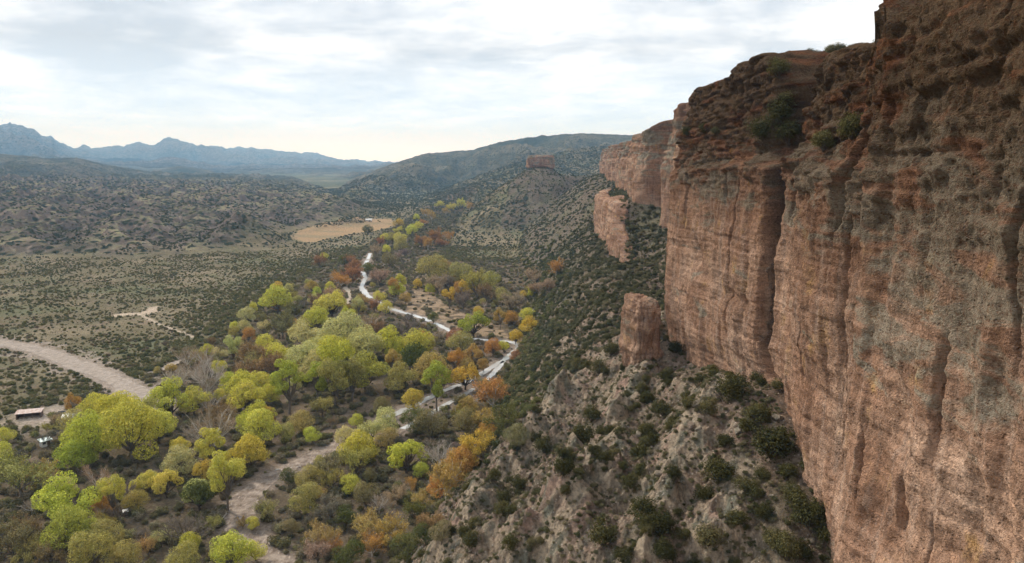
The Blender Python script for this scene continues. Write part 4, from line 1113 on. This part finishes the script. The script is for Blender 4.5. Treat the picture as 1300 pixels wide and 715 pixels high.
# ------------------------------------------------------------------ bushes: the large ones each a thing, the rest one object per kind
def visible(x, y, z):
    """not behind the land, seen from the photograph's place"""
    ok = np.ones(len(x), bool)
    for f in np.linspace(.25, .985, 60):
        ok &= (CAMZ + (z + 1.2 - CAMZ) * f) > height(x * f, y * f, False) - .3
    px, py, _ = project(x, y, z)
    return ok & (px > -15) & (px < 1315) & (py < 735) & (py > 0)
def near_any(x, y, T, k=.38):
    m = np.zeros(len(x), bool)
    for X, Y, w in T: m |= (np.hypot(x - X, y - Y) < w * k)
    return m
def stuff(name, src, mat, x, y, s, zf=.0, zs=None, color=None):
    """one object: bushes scattered on its points by geometry nodes"""
    z = height(x, y) - zf * s
    me = bpy.data.meshes.new(name); me.vertices.add(len(x)); me.vertices.foreach_set('co', np.stack([x, y, z], 1).astype(np.float32).ravel())
    for nm, val in (('size', s), ('turn', RNG.random(len(x)) * 6.28)):
        a = me.attributes.new(nm, 'FLOAT', 'POINT'); a.data.foreach_set('value', val.astype(np.float32))
    o = _link(name, me, [], kind='stuff')
    ng = bpy.data.node_groups.new(name, 'GeometryNodeTree')
    ng.interface.new_socket('Geometry', in_out='INPUT', socket_type='NodeSocketGeometry'); ng.interface.new_socket('Geometry', in_out='OUTPUT', socket_type='NodeSocketGeometry')
    N = ng.nodes; K = ng.links; gi = N.new('NodeGroupInput'); go = N.new('NodeGroupOutput')
    ip = N.new('GeometryNodeInstanceOnPoints'); mp = N.new('GeometryNodeMeshToPoints')
    K.new(gi.outputs[0], mp.inputs['Mesh']); K.new(mp.outputs[0], ip.inputs['Points'])
    jn = N.new('GeometryNodeGeometryToInstance')
    for sm in src:
        so = N.new('GeometryNodeObjectInfo'); so.transform_space = 'ORIGINAL'; so.inputs['Object'].default_value = sm; so.inputs['As Instance'].default_value = False
        st = N.new('GeometryNodeSetMaterial'); K.new(so.outputs['Geometry'], st.inputs['Geometry']); st.inputs['Material'].default_value = mat
        K.new(st.outputs[0], jn.inputs[0])
    K.new(jn.outputs[0], ip.inputs['Instance']); ip.inputs['Pick Instance'].default_value = True
    a1 = N.new('GeometryNodeInputNamedAttribute'); a1.data_type = 'FLOAT'; a1.inputs['Name'].default_value = 'size'
    a2 = N.new('GeometryNodeInputNamedAttribute'); a2.data_type = 'FLOAT'; a2.inputs['Name'].default_value = 'turn'
    cx = N.new('ShaderNodeCombineXYZ'); K.new(a2.outputs['Attribute'], cx.inputs[2])
    sc = N.new('ShaderNodeCombineXYZ'); [K.new(a1.outputs['Attribute'], sc.inputs[q]) for q in range(3)]
    K.new(cx.outputs[0], ip.inputs['Rotation']); K.new(sc.outputs[0], ip.inputs['Scale']); K.new(ip.outputs[0], go.inputs[0])
    md = o.modifiers.new('scatter', 'NODES'); md.node_group = ng
    return o
def single_bush(name, var, mat, x, y, s, lab, cat, grp, part=True, rn=random):
    z = float(height(np.array([x]), np.array([y]))[0]); fol, st = var
    if part:
        e = empty(name, (x, y, z - .03 * s), rn.uniform(0, 6.28), label=lab, category=cat, group=grp); e.scale = (s, s, s * rn.uniform(.85, 1.2))
        f = link('foliage', fol, [mat], e); link('stems', st, [M_DARKBARK], e); return f
    o = bpy.data.objects.new(name, fol); COL.objects.link(o); o.location = (x, y, z - .03 * s); o.rotation_euler = (0, 0, rn.uniform(0, 6.28)); o.scale = (s, s, s * rn.uniform(.85, 1.2))
    if not len(fol.materials): fol.materials.append(mat)
    o.material_slots[0].link = 'OBJECT'; o.material_slots[0].material = mat
    o['label'] = lab; o['category'] = cat; o['group'] = grp
    return o

# junipers on the talus and the cliff ledges: photo x, photo y of the middle, width, wording
JUN = '''
980 573 56 0|large dark juniper against the cliff foot above the lower right corner of the talus
912 600 40 0|tall dark juniper in the middle of the talus below the cliff
1027 660 52 0|dark juniper hugging the cliff foot near the bottom edge
838 668 42 0|dark juniper of the pair low on the talus, the lower and wider one
818 648 36 0|dark juniper of the pair low on the talus, the upper left one
900 690 40 0|dark juniper at the bottom edge below the tall dark one of the talus
766 690 38 0|olive coloured bush beside a boulder low on the talus
986 690 34 0
1000 702 36 0
1008 630 30 0
935 655 28 0
948 618 30 0
962 530 34 0
930 500 40 0|spreading olive bush just under the foot of the tall flat cliff face
900 520 26 0
875 510 24 0
846 478 22 0
858 445 22 0
948 545 24 0
920 560 22 0
800 620 24 0
716 592 26 0
690 568 26 0
740 556 30 0
752 530 26 0
822 506 26 0
842 520 22 0
776 448 22 0
760 468 22 0
735 462 18 0
1000 600 26 0
968 600 24 0
1018 700 30 0
640 635 22 0
660 615 22 0
'''
LEDGE = '''
990 150 30|dark green bush in the cleft of the cliff top
968 167 30|widest dark green bush at the lower end of the cleft in the cliff top
1002 172 34|dark green bush at the right wall of the cleft in the cliff top
1000 130 24|upper dark green bush in the cleft of the cliff top
989 91 24|round dark green bush on the skyline right of the knobbly cliff top
1082 165 34|olive green bush on a ledge beside the near cliff block
1045 182 26|low dark bush on the narrow ledge left of the near cliff block
895 165 14|small bush on the ledge near the left end of the tall cliff
908 168 10|smallest shrub on the ledge near the left end of the tall cliff
872 168 12|small shrub at the far left of the ledge of the tall cliff
'''
jun_pts = []
for ln in JUN.strip().splitlines():
    a, _, lab = ln.partition('|'); px, py, w, _z = (float(k) for k in a.split()); X, Y = ground_hit(px, py, 1.4)
    X = min(X, cl(Y) + 1.5); D = project(X, Y, 55)[2]; jun_pts.append((X, Y, w / F * D * 1.05, lab.strip()))
n0 = len(jun_pts)
x, y = sample(9000, 430, 70, 40, 1.0); d = x - cl(y); zz_ = height(x, y)
k = (d < 1) & (d > -95) & (zz_ > 3) & (RNG.random(len(x)) < sst(-.3, .45, fbm2(x / 14, y / 14, 3)) * .75)
x, y = x[k], y[k]; s = .9 + 2.6 * RNG.random(len(x)) ** 1.8; z = height(x, y)
x = x + .0; k = ~near_any(x, y, [(a, b, c) for a, b, c, _ in jun_pts], .35); x, y, s, z = x[k], y[k], s[k], z[k]
_, _, dep = project(x, y, z); app = np.where(visible(x, y, z), s / dep, 0); o_ = np.argsort(-app); NB = 230
big, rest = o_[:NB], o_[NB:]
TAL_REST = (x[rest], y[rest], s[rest])
for q, (X, Y, w, lab) in enumerate(jun_pts):
    single_bush('juniper_bush', V_JUN[q % 4], M_JUN, X, Y, w, lab or 'dark green juniper bush growing on the rocky talus below the tall cliff', 'juniper bush', 'juniper bushes on the talus')
for q in big:
    Y = y[q]; zone = 'scattered over the upper talus close to the cliff foot' if x[q] - cl(Y) > -28 else 'scattered over the lower talus towards the valley'
    single_bush('shrub', V_JUN[q % 4], M_JUN, x[q], Y, s[q], 'small dark green shrub ' + zone, 'shrub', 'shrubs ' + zone, False)
LEDGE_SRC = None
for q, ln in enumerate(LEDGE.strip().splitlines()):
    a, _, lab = ln.partition('|'); px, py, w = (float(k) for k in a.split())
    # march along the sight line to the rock face
    dv = ray(px, py + w * .3); kk = np.arange(60, 320, .25) / dv[1]; Xr, Yr, Zr = dv[0] * kk, dv[1] * kk, CAMZ + dv[2] * kk
    hit = (Xr > cl(Yr) + wall_d(Yr, np.minimum(Zr, ztop(Yr) - .2)) - .4) & (Zr < ztop(Yr) + .6) | (Zr < height(Xr, Yr) + .3)
    i_ = np.nonzero(hit)[0]; i_ = i_[0] if len(i_) else 200
    D = project(Xr[i_], Yr[i_], Zr[i_])[2]; s_ = w / F * D * 1.3
    e = empty('ledge_bush', (Xr[i_], Yr[i_], Zr[i_] - .1), q * 1.3, label=lab.strip(), category='bush', group='bushes on the cliff ledges'); e.scale = (s_,) * 3
    link('foliage', V_JUN[q % 4][0], [M_JUN], e); link('stems', V_JUN[q % 4][1], [M_DARKBARK], e)

SRC_CL = []; SRC_M = []
# valley scrub
x, y = sample(150000, 880, 150, 40, .62); z = height(x, y); d = x - cl(y)
n1 = fbm2(x / 45, y / 45, 4); wd = sdist(x, y, WOOD)
k = (z < 12) & (d < -52) & (wd < 4) & (sdist(x, y, LEFT_HILL) < 10) & (sdist(x, y, MEADOW) < -4) & (way_dist(x, y) > -1.2) & (np.hypot(x - YARD[0], y - YARD[1]) > 13)
dens = .24 + .60 * sst(-.05, .4, n1) + .5 * gauss(wd, 0, 45) + .55 * sst(.62, .85, rid2((x + .4 * y) / 130, (y - .4 * x) / 70, 3)); k &= RNG.random(len(x)) < dens
x, y, z = x[k], y[k], z[k]; s = (.55 + 1.9 * RNG.random(len(x)) ** 2.0) * (1 + .6 * sst(-60, 0, sdist(x, y, WOOD)))
px_, py_, dep = project(x, y, z); app = np.where(visible(x, y, z), s / dep, 0); o_ = np.argsort(-app); big, rest = o_[:270], o_[270:]
for c_, q in enumerate(big):
    zone = 'below the dirt road at the left edge' if (px_[q] < 190 and py_[q] > 440 + px_[q] * .3) else 'between the dirt track and the big grove' if py_[q] > 420 else 'on the open flat above the dirt road'
    ob = single_bush('mesquite_bush', V_MESQ[q % 3], M_MESQ, x[q], y[q], s[q], 'olive mesquite bush ' + zone, 'mesquite bush', 'mesquite bushes ' + zone, False)
    if len(SRC_M) < 3: SRC_M.append(ob)
stuff('valley_scrub', SRC_M, M_MESQ, x[rest], y[rest], s[rest], .03)
# riverside undergrowth
x, y = sample(130000, 1500, 140, 40, .72); z = height(x, y); d = x - cl(y); wd = sdist(x, y, WOOD)
k = (z < 9) & (wd > -4) & (way_dist(x, y) > -.6) & (d < -45) & (sdist(x, y, MEADOW) < 0)
re_ = np.maximum(sdist(x, y, REED), -99) > 0; k &= RNG.random(len(x)) < np.where(re_, .12, np.clip(.35 + .5 * sst(-.3, .3, fbm2(x / 22, y / 22, 3)), 0, 1))
x, y, z = x[k], y[k], z[k]; s = RNG.uniform(1.2, 4.4, len(x)); px_, py_, dep = project(x, y, z); app = np.where(visible(x, y, z), s / dep, 0); app[near_any(x, y, TXY, .3)] *= .3
o_ = np.argsort(-app); big, rest = o_[:270], o_[270:]
SRC_U = []
for q in big:
    zone = 'under the trees at the lower left' if px_[q] < 260 else 'along the banks of the wash' if px_[q] < 440 else 'in the thicket right of the wash'
    ob = single_bush('understory_bush', V_MESQ[(q + 1) % 3], M_UNDER, x[q], y[q], s[q], 'drab brownish bush ' + zone, 'bush', 'understory bushes ' + zone, False)
    if len(SRC_U) < 3: SRC_U.append(ob)
stuff('understory_brush', SRC_U, M_UNDER, x[rest], y[rest], s[rest], .03)
# low tufts between the junipers of the talus
x, y = sample(60000, 330, 75, 32, .9); d = x - cl(y); z = height(x, y); k = (d < 0) & (d > -90) & (z > 3) & (RNG.random(len(x)) < .25 + .75 * sst(-.3, .3, fbm2(x / 6, y / 6, 3)))
M_TUFT = leaf_mat('talus_tuft_leaf', False, [(0, (.085, .088, .045)), (.4, (.13, .125, .07)), (.7, (.19, .165, .105)), (1, (.24, .20, .13))], .15)
stuff('talus_tufts', SRC_M, M_TUFT, x[k], y[k], RNG.uniform(.3, 1.15, k.sum()), .05)
# talus remainder and the green brush at the slope foot
x, y = sample(26000, 700, 200, 40, .8); d = x - cl(y); z = height(x, y)
k = (d < -22) & (d > -130) & (z < 26 + 10 * fbm2(x / 30, y / 30, 2)) & (z > .5) & (way_dist(x, y) > 1) & (y > 200)
x, y = x[k], y[k]; s = RNG.uniform(1.5, 4.2, len(x))
M_FOOT = leaf_mat('slope_foot_leaf', False, [(0, (.080, .085, .042)), (.5, (.122, .128, .058)), (.85, (.17, .17, .072)), (1, (.165, .14, .095))], .18)
stuff('slope_foot_brush', SRC_M, M_FOOT, x, y, s, .03)
# scattered dark scrub on slopes and hills
x, y = sample(250000, 2700, 240, 40, .70); d = x - cl(y); z = height(x, y, False); sl = sdist(x, y, LEFT_HILL)
slope_like = (z > 3.5)
dens = np.where(sl > -5, .12 + .95 * sst(.55, -.05, rid2((x + .3 * y) / 95 + 1.3, (y - .3 * x) / 150, 4, .5) + .5 * fbm2(x / 60, y / 60, 3)), .55 + .45 * sst(-.3, .3, fbm2(x / 60, y / 60, 4)))
k = slope_like & (d < np.where(y < 1260, -1 + rec(y), 9999)) & (RNG.random(len(x)) < dens)
k |= (np.abs(d - 60) < 55) & (d > dstep(y) + 4) & (y < 1260) & (RNG.random(len(x)) < .5)
k |= (z <= 3.5) & (y > 850) & (sdist(x, y, MEADOW) < 0) & (sl < 0) & (d < -60) & (RNG.random(len(x)) < .45)
x, y = x[k], y[k]; r = np.hypot(x, y); s = (1.0 + 2.3 * RNG.random(len(x)) ** 1.5) * (1 + .6 * sst(900, 2400, r))
xp, yp = sample(9000, 320, 90, 40, .8); dp = xp - cl(yp); kp = (dp > dstep(yp) - 1) & (dp < 110); x = np.concatenate([x, xp[kp]]); y = np.concatenate([y, yp[kp]]); s = np.concatenate([s, RNG.uniform(.8, 2.6, kp.sum())])
xp, yp = sample(60000, 640, 230, 14, .9); dp = xp - cl(yp); kp = (dp > -85) & (dp < rec(yp) - 1) & (height(xp, yp, False) > 5) & (RNG.random(len(xp)) < .38); x = np.concatenate([x, xp[kp]]); y = np.concatenate([y, yp[kp]]); s = np.concatenate([s, (.7 + 2.0 * RNG.random(kp.sum()) ** 2)])
x = np.concatenate([x, TAL_REST[0]]); y = np.concatenate([y, TAL_REST[1]]); s = np.concatenate([s, TAL_REST[2]])
near_ = np.hypot(x, y) < 520
first_shrub = [o for o in bpy.data.objects if o.name.startswith('shrub') and not o.name.startswith('shrubs')][:4]
M_SLOPE = leaf_mat('slope_scrub_leaf', False, [(0, (.066, .068, .034)), (.4, (.10, .10, .054)), (.75, (.155, .145, .085)), (1, (.22, .19, .125))], .15)
stuff('slope_scrub', first_shrub, M_SLOPE, x[near_], y[near_], s[near_], .03)
# the far ones are cut from one small bush that stands among them
far_src = []
xs, ys_, ss_ = x[~near_], y[~near_], s[~near_]
for q in range(3):
    o = bpy.data.objects.new('hillside_bush', V_CL[q]); COL.objects.link(o); V_CL[q].materials.append(M_FARSCRUB)
    o.location = (xs[q], ys_[q], float(height(xs[q:q + 1], ys_[q:q + 1])[0]) - .05); o.scale = (ss_[q],) * 3
    o['label'] = 'tiny dark bush far off among the scrub of the hills'; o['category'] = 'bush'; o['group'] = 'tiny bushes on the hills'
    far_src.append(o)
stuff('hill_scrub', far_src, M_FARSCRUB, xs[3:], ys_[3:], ss_[3:], .05)
print('scrub', near_.sum(), (~near_).sum())

# ------------------------------------------------------------------ boulders, driftwood
def boulder_mesh(seed):
    rng = np.random.default_rng(seed); n = 12
    th = np.linspace(0, 2 * np.pi, 18, endpoint=False); ph = np.linspace(-.5 * np.pi, .5 * np.pi, n); T, P = np.meshgrid(th, ph)
    V = np.stack([np.cos(P) * np.cos(T), np.cos(P) * np.sin(T), np.sin(P)], -1).reshape(-1, 3)
    for k in range(9):      # cut facets
        nrm = rng.normal(size=3); nrm /= np.linalg.norm(nrm); off = .62 + .25 * rng.random(); dd = V @ nrm - off; V = V - np.clip(dd, 0, None)[:, None] * nrm
    V = V * (1 + .10 * fbm3(V[:, 0] * 2.5 + seed, V[:, 1] * 2.5, V[:, 2] * 2.5, 3))[:, None] * [.55, .45, .38]
    i, j = np.meshgrid(np.arange(n - 1), np.arange(18), indexing='ij'); j1 = (j + 1) % 18
    return mesh_np('boulder', V, np.stack([i * 18 + j, i * 18 + j1, (i + 1) * 18 + j1, (i + 1) * 18 + j], -1).reshape(-1, 4))
t = NT('boulder_stone'); pos = t.n('ShaderNodeNewGeometry').outputs['Position']; oi = t.n('ShaderNodeObjectInfo').outputs['Random']
c = t.mix(t.mr(t.noise(pos, 2.2, 5, .65), .35, .65), t.ramp(oi, [(0, (.20, .14, .11)), (.5, (.215, .18, .14)), (1, (.24, .21, .165))]), c4(.12, .105, .08))
M_BOULD = t.out(t.n('ShaderNodeBsdfDiffuse', {'Color': c}).outputs[0])
BM = [boulder_mesh(k) for k in range(5)]
x, y = sample(1500, 260, 88, 30, .9); d = x - cl(y); z = height(x, y); k = (d < -1) & (d > -55) & (z > 12) & (y < 250); x, y, z = x[k], y[k], z[k]
k = visible(x, y, z); x, y, z = x[k][:130], y[k][:130], z[k][:130]
for q in range(len(x)):
    b = BM[q % 5]; s = .5 + 1.9 * random.random() ** 3.0
    o = bpy.data.objects.new('boulder', b); COL.objects.link(o)
    if not len(b.materials): b.materials.append(M_BOULD)
    o.location = (x[q], y[q], z[q] + .12 * s); o.rotation_euler = (random.uniform(-.4, .4), random.uniform(-.4, .4), random.uniform(0, 6)); o.scale = (s, s, s)
    o['label'] = 'grey brown boulder lying on the talus below the cliff'; o['category'] = 'boulder'; o['group'] = 'boulders on the talus'

# fallen trunks at the wash bend
for q, (px, py, L, rz, lab) in enumerate([(277, 650, 9, .9, 'bleached fallen trunk on the left bank of the wash bend'), (366, 597, 8, .35, 'pale fallen trunk lying across the wash beside a dark bush'), (281, 660, 6, 1.4, 'short bleached trunk leaning on the left bank below the longer one')]):
    X, Y = ground_hit(px, py); z = float(height(np.array([X]), np.array([Y]))[0]); m = MB(); rng = np.random.default_rng(q + 5)
    m.tube(limb(np.array([-L / 2, 0, .3]), np.array([L / 2, 0, .45]), rng, .06, 8), np.linspace(.28, .10, 8), 8)
    o = empty('fallen_trunk', (X, Y, z), rz, label=lab, category='fallen trunk', group='fallen trunks at the wash')
    _link('log', m.mesh('log', True), [M_PALE], o); m = MB()
    for b in range(5):
        p0 = np.array([-L / 2 + L * (.35 + .14 * b), 0, .4]); m.tube(limb(p0, p0 + np.array([.8, rng.normal() * .9, .5 + rng.random()]), rng, .1, 4), np.linspace(.09, .03, 4), 5)
    _link('branch_stubs', m.mesh('branch_stubs', True), [M_PALE], o)

# ------------------------------------------------------------------ the sheds
t = NT('rusty_roof'); pos = t.n('ShaderNodeTexCoord').outputs['Object']
wv = t.n('ShaderNodeTexWave', {'Vector': pos, 'Scale': 4.0, 'Distortion': 0.0}, wave_type='BANDS', bands_direction='X').outputs[0]
c = t.mix(t.mr(t.noise(pos, .9, 5, .65), .42, .58), c4(.42, .36, .33), c4(.27, .165, .125)); b = t.n('ShaderNodeBsdfPrincipled', {'Base Color': c, 'Roughness': .6, 'Metallic': .1})
bp = t.n('ShaderNodeBump', {'Height': wv, 'Strength': .6, 'Distance': .04}); t.t.links.new(bp.outputs[0], b.inputs['Normal']); M_RUST = t.out(b.outputs[0])
M_TIN = simple_mat('white_tin', (.70, .71, .70), .5, .1, .08, 1.2); M_TEAL = simple_mat('bluish_tin', (.60, .70, .68), .5, .1, .08, 1.2); M_WOODW = simple_mat('weathered_boards', (.16, .11, .085), .9, 0, .2, 3); M_POST = simple_mat('post_wood', (.20, .16, .12), .9, 0, .2, 4); M_WHITEW = simple_mat('white_wall', (.62, .60, .56), .8, 0, .08, 2)
M_DARK = simple_mat('dark_metal', (.05, .05, .055), .6, .2, .1, 3)
def shed(px, py, L, D, Hh, rz, roof_mat, wall_mat, lab, open_front=True, name='shed'):
    X, Y = ground_hit(px, py); z = float(height(np.array([X]), np.array([Y]))[0])
    e = empty(name, (X, Y, z), rz, label=lab, category='shed')
    m = MB(); m.box((0, D / 2 - .06, Hh * .5), (L, .12, Hh))
    if not open_front: m.box((0, -D / 2 + .06, Hh * .5), (L, .12, Hh))
    m.box((-L / 2 + .06, 0, Hh * .5), (.12, D - .26, Hh)); m.box((L / 2 - .06, 0, Hh * .5), (.12, D - .26, Hh)); m.build('wall', wall_mat, e)
    m = MB(); m.box((0, 0, Hh + .16), (L + .7, D + .9, .09), 0, .10); m.build('roof', roof_mat, e)
    if open_front:
        for k in range(4):
            m = MB(); m.box((-L / 2 + .35 + (L - .7) * k / 3, -D / 2 + .1, Hh * .49), (.14, .14, Hh * .98)); m.build('post', M_POST, e)
    else:
        m = MB(); m.box((L * .2, -D / 2 - .02, 1.0), (.95, .08, 2.0)); m.build('door', M_WOODW, e)
        m = MB(); m.box((-L * .22, -D / 2 - .02, 1.4), (1.0, .08, .8)); m.build('window', M_DARK, e)
    return e
shed(38, 530, 8.6, 3.6, 2.4, .32, M_RUST, M_WOODW, 'long open fronted shed with a rusty pinkish roof in the clearing at the left edge')
shed(90, 536, 5.4, 3.2, 2.3, .35, M_TIN, M_WHITEW, 'small shed with a white roof half hidden at the edge of the yellow green grove', False)
shed(58, 567, 3.2, 2.4, 2.2, .9, M_TEAL, M_WHITEW, 'small shed with a bluish white tin roof below the rusty one', False)
shed(468, 281, 9.5, 6, 3.0, -.05, M_TIN, M_WHITEW, 'white roofed barn at the back edge of the far tan meadow', False, 'barn')
X, Y = ground_hit(160, 657); z = float(height(np.array([X]), np.array([Y]))[0])
e = empty('hut', (X, Y, z), .5, label='tiny white roofed hut with a dark front in the lower left grove', category='hut')
m = MB(); m.box((0, 0, .75), (1.2, 1.1, 1.5)); m.build('wall', M_WOODW, e); m = MB(); m.box((0, 0, 1.58), (1.5, 1.45, .1), 0, .15); m.build('roof', M_TIN, e); m = MB(); m.box((0, -.56, .7), (.6, .05, 1.3)); m.build('door', M_DARK, e)
# low trailer in the yard
X, Y = ground_hit(78, 526); z = float(height(np.array([X]), np.array([Y]))[0])
e = empty('trailer', (X, Y, z), .3, label='small dark flat trailer parked in the yard between the two sheds', category='trailer')
m = MB(); m.box((0, 0, .62), (2.6, 1.5, .12)); m.box((0, .72, .8), (2.6, .05, .3)); m.box((0, -.72, .8), (2.6, .05, .3)); m.build('bed', M_DARK, e)
m = MB(); m.tube([[1.3, 0, .58], [2.3, 0, .5]], [.05, .05], 6); m.build('drawbar', M_DARK, e)
for sy in (-.8, .8):
    m = MB(); a = np.linspace(0, 2 * np.pi, 17); m.tube(np.stack([.26 * np.cos(a), 0 * a + sy, .34 + .26 * np.sin(a)], 1), np.full(17, .085), 6); m.tube([[0, sy - .08, .34], [0, sy + .08, .34]], [.15, .15], 8); m.build('wheel', M_DARK, e)
# ------------------------------------------------------------------ sky, sun, air, camera
SUN_EL, SUN_AZ = R(42), R(-50)            # azimuth from +Y towards +X (negative: left of the view)
W = NT('World', True); S.world = W.m
tc = W.n('ShaderNodeTexCoord').outputs['Generated']
sep = W.n('ShaderNodeSeparateXYZ', {0: tc}); zc = W.math('MAXIMUM', sep.outputs[2], 0.0)
sky = W.n('ShaderNodeTexSky', sky_type='NISHITA'); sky.sun_disc = False; sky.sun_elevation = SUN_EL; sky.sun_rotation = SUN_AZ
# cloud deck: project the view direction on a flat layer
den = W.math('ADD', zc, .15)
uvx = W.math('DIVIDE', sep.outputs[0], den); uvy = W.math('DIVIDE', sep.outputs[1], den)
uv = W.n('ShaderNodeCombineXYZ', {0: uvx, 1: uvy, 2: 1.7}).outputs[0]
c1 = W.noise(W.scalevec(uv, (1.25, 1.1, 1)), 1.0, 7, .56, .25); c2 = W.noise(W.scalevec(uv, (3.6, 4.2, 1)), 1.0, 6, .6, .2)
cl_ = W.math('ADD', W.math('MULTIPLY', c1, .64), W.math('MULTIPLY', c2, .36))
tone = W.ramp(cl_, [(.38, (5.5, 6.15, 7.0)), (.46, (6.8, 7.4, 8.2)), (.53, (8.4, 8.9, 9.5)), (.60, (10.6, 10.9, 11.3))])
# an overcast sky is brighter towards the zenith
tone = W.mix(W.mr(zc, .14, .0, 0.0, .9), tone, c4(8.3, 10.9, 14.6))
grad = W.mr(zc, .20, 1.0, 1.0, SKY_TOP)
tone = W.mix(1.0, tone, W.n('ShaderNodeCombineColor', {0: grad, 1: grad, 2: grad}).outputs[0], 'MULTIPLY')
# clear pale gap low over the valley mouth
gapm = W.math('MULTIPLY', W.mr(zc, .045, .008), W.mr(W.math('ABSOLUTE', W.math('ADD', sep.outputs[0], .19)), .38, .05))
tone = W.mix(W.math('MULTIPLY', gapm, .9), tone, c4(12.6, 13.8, 15.4))
blue = W.mix(.93, sky.outputs[0], tone)
bg = W.n('ShaderNodeBackground', {'Color': blue, 'Strength': .1})
W.n('ShaderNodeOutputWorld', {0: bg.outputs[0]})
sd = bpy.data.lights.new('sun', 'SUN'); sd.energy = SUN_POWER; sd.angle = R(7); sd.color = (1, .94, .86)
so = bpy.data.objects.new('sun', sd); COL.objects.link(so)
from mathutils import Vector
dirv = Vector((math.sin(SUN_AZ) * math.cos(SUN_EL), math.cos(SUN_AZ) * math.cos(SUN_EL), math.sin(SUN_EL)))
so.rotation_euler = (-dirv).to_track_quat('-Z', 'Y').to_euler(); so.location = (0, 0, 300)
# air
if HAZE:
    m = MB(); m.box((0, 0, 440), (48600, 48600, 920)); 
    hz = NT('haze_air')
    pv = hz.n('ShaderNodeVolumePrincipled', {'Color': c4(.30, .62, 1.0), 'Absorption Color': c4(1, 1, 1), 'Density': HAZE, 'Anisotropy': 0.0})
    hz.n('ShaderNodeOutputMaterial', {'Volume': pv.outputs[0]})
    m.build('haze', hz.m, kind='stuff')
cam = bpy.data.cameras.new('camera'); co = bpy.data.objects.new('camera', cam); COL.objects.link(co)
co.location = (0, 0, CAMZ); co.rotation_euler = (R(90) - PITCH, 0, 0)
cam.sensor_width = 36; cam.lens = F / 1300 * 36; cam.clip_start = .5; cam.clip_end = 80000
S.camera = co
S.render.engine = 'CYCLES'
S.view_settings.view_transform = 'Standard'; S.view_settings.look = 'None'; S.view_settings.exposure = EXPOSURE; S.view_settings.gamma = 1.0
S.cycles.use_denoising = True; S.cycles.max_bounces = 5; S.cycles.diffuse_bounces = 3; S.cycles.glossy_bounces = 2; S.cycles.transmission_bounces = 3; S.cycles.volume_bounces = 0
S.cycles.transparent_max_bounces = 4; S.cycles.use_adaptive_sampling = True; S.cycles.adaptive_threshold = .02
S.cycles.caustics_reflective = False; S.cycles.caustics_refractive = False
S.render.resolution_x, S.render.resolution_y = 1024, 563
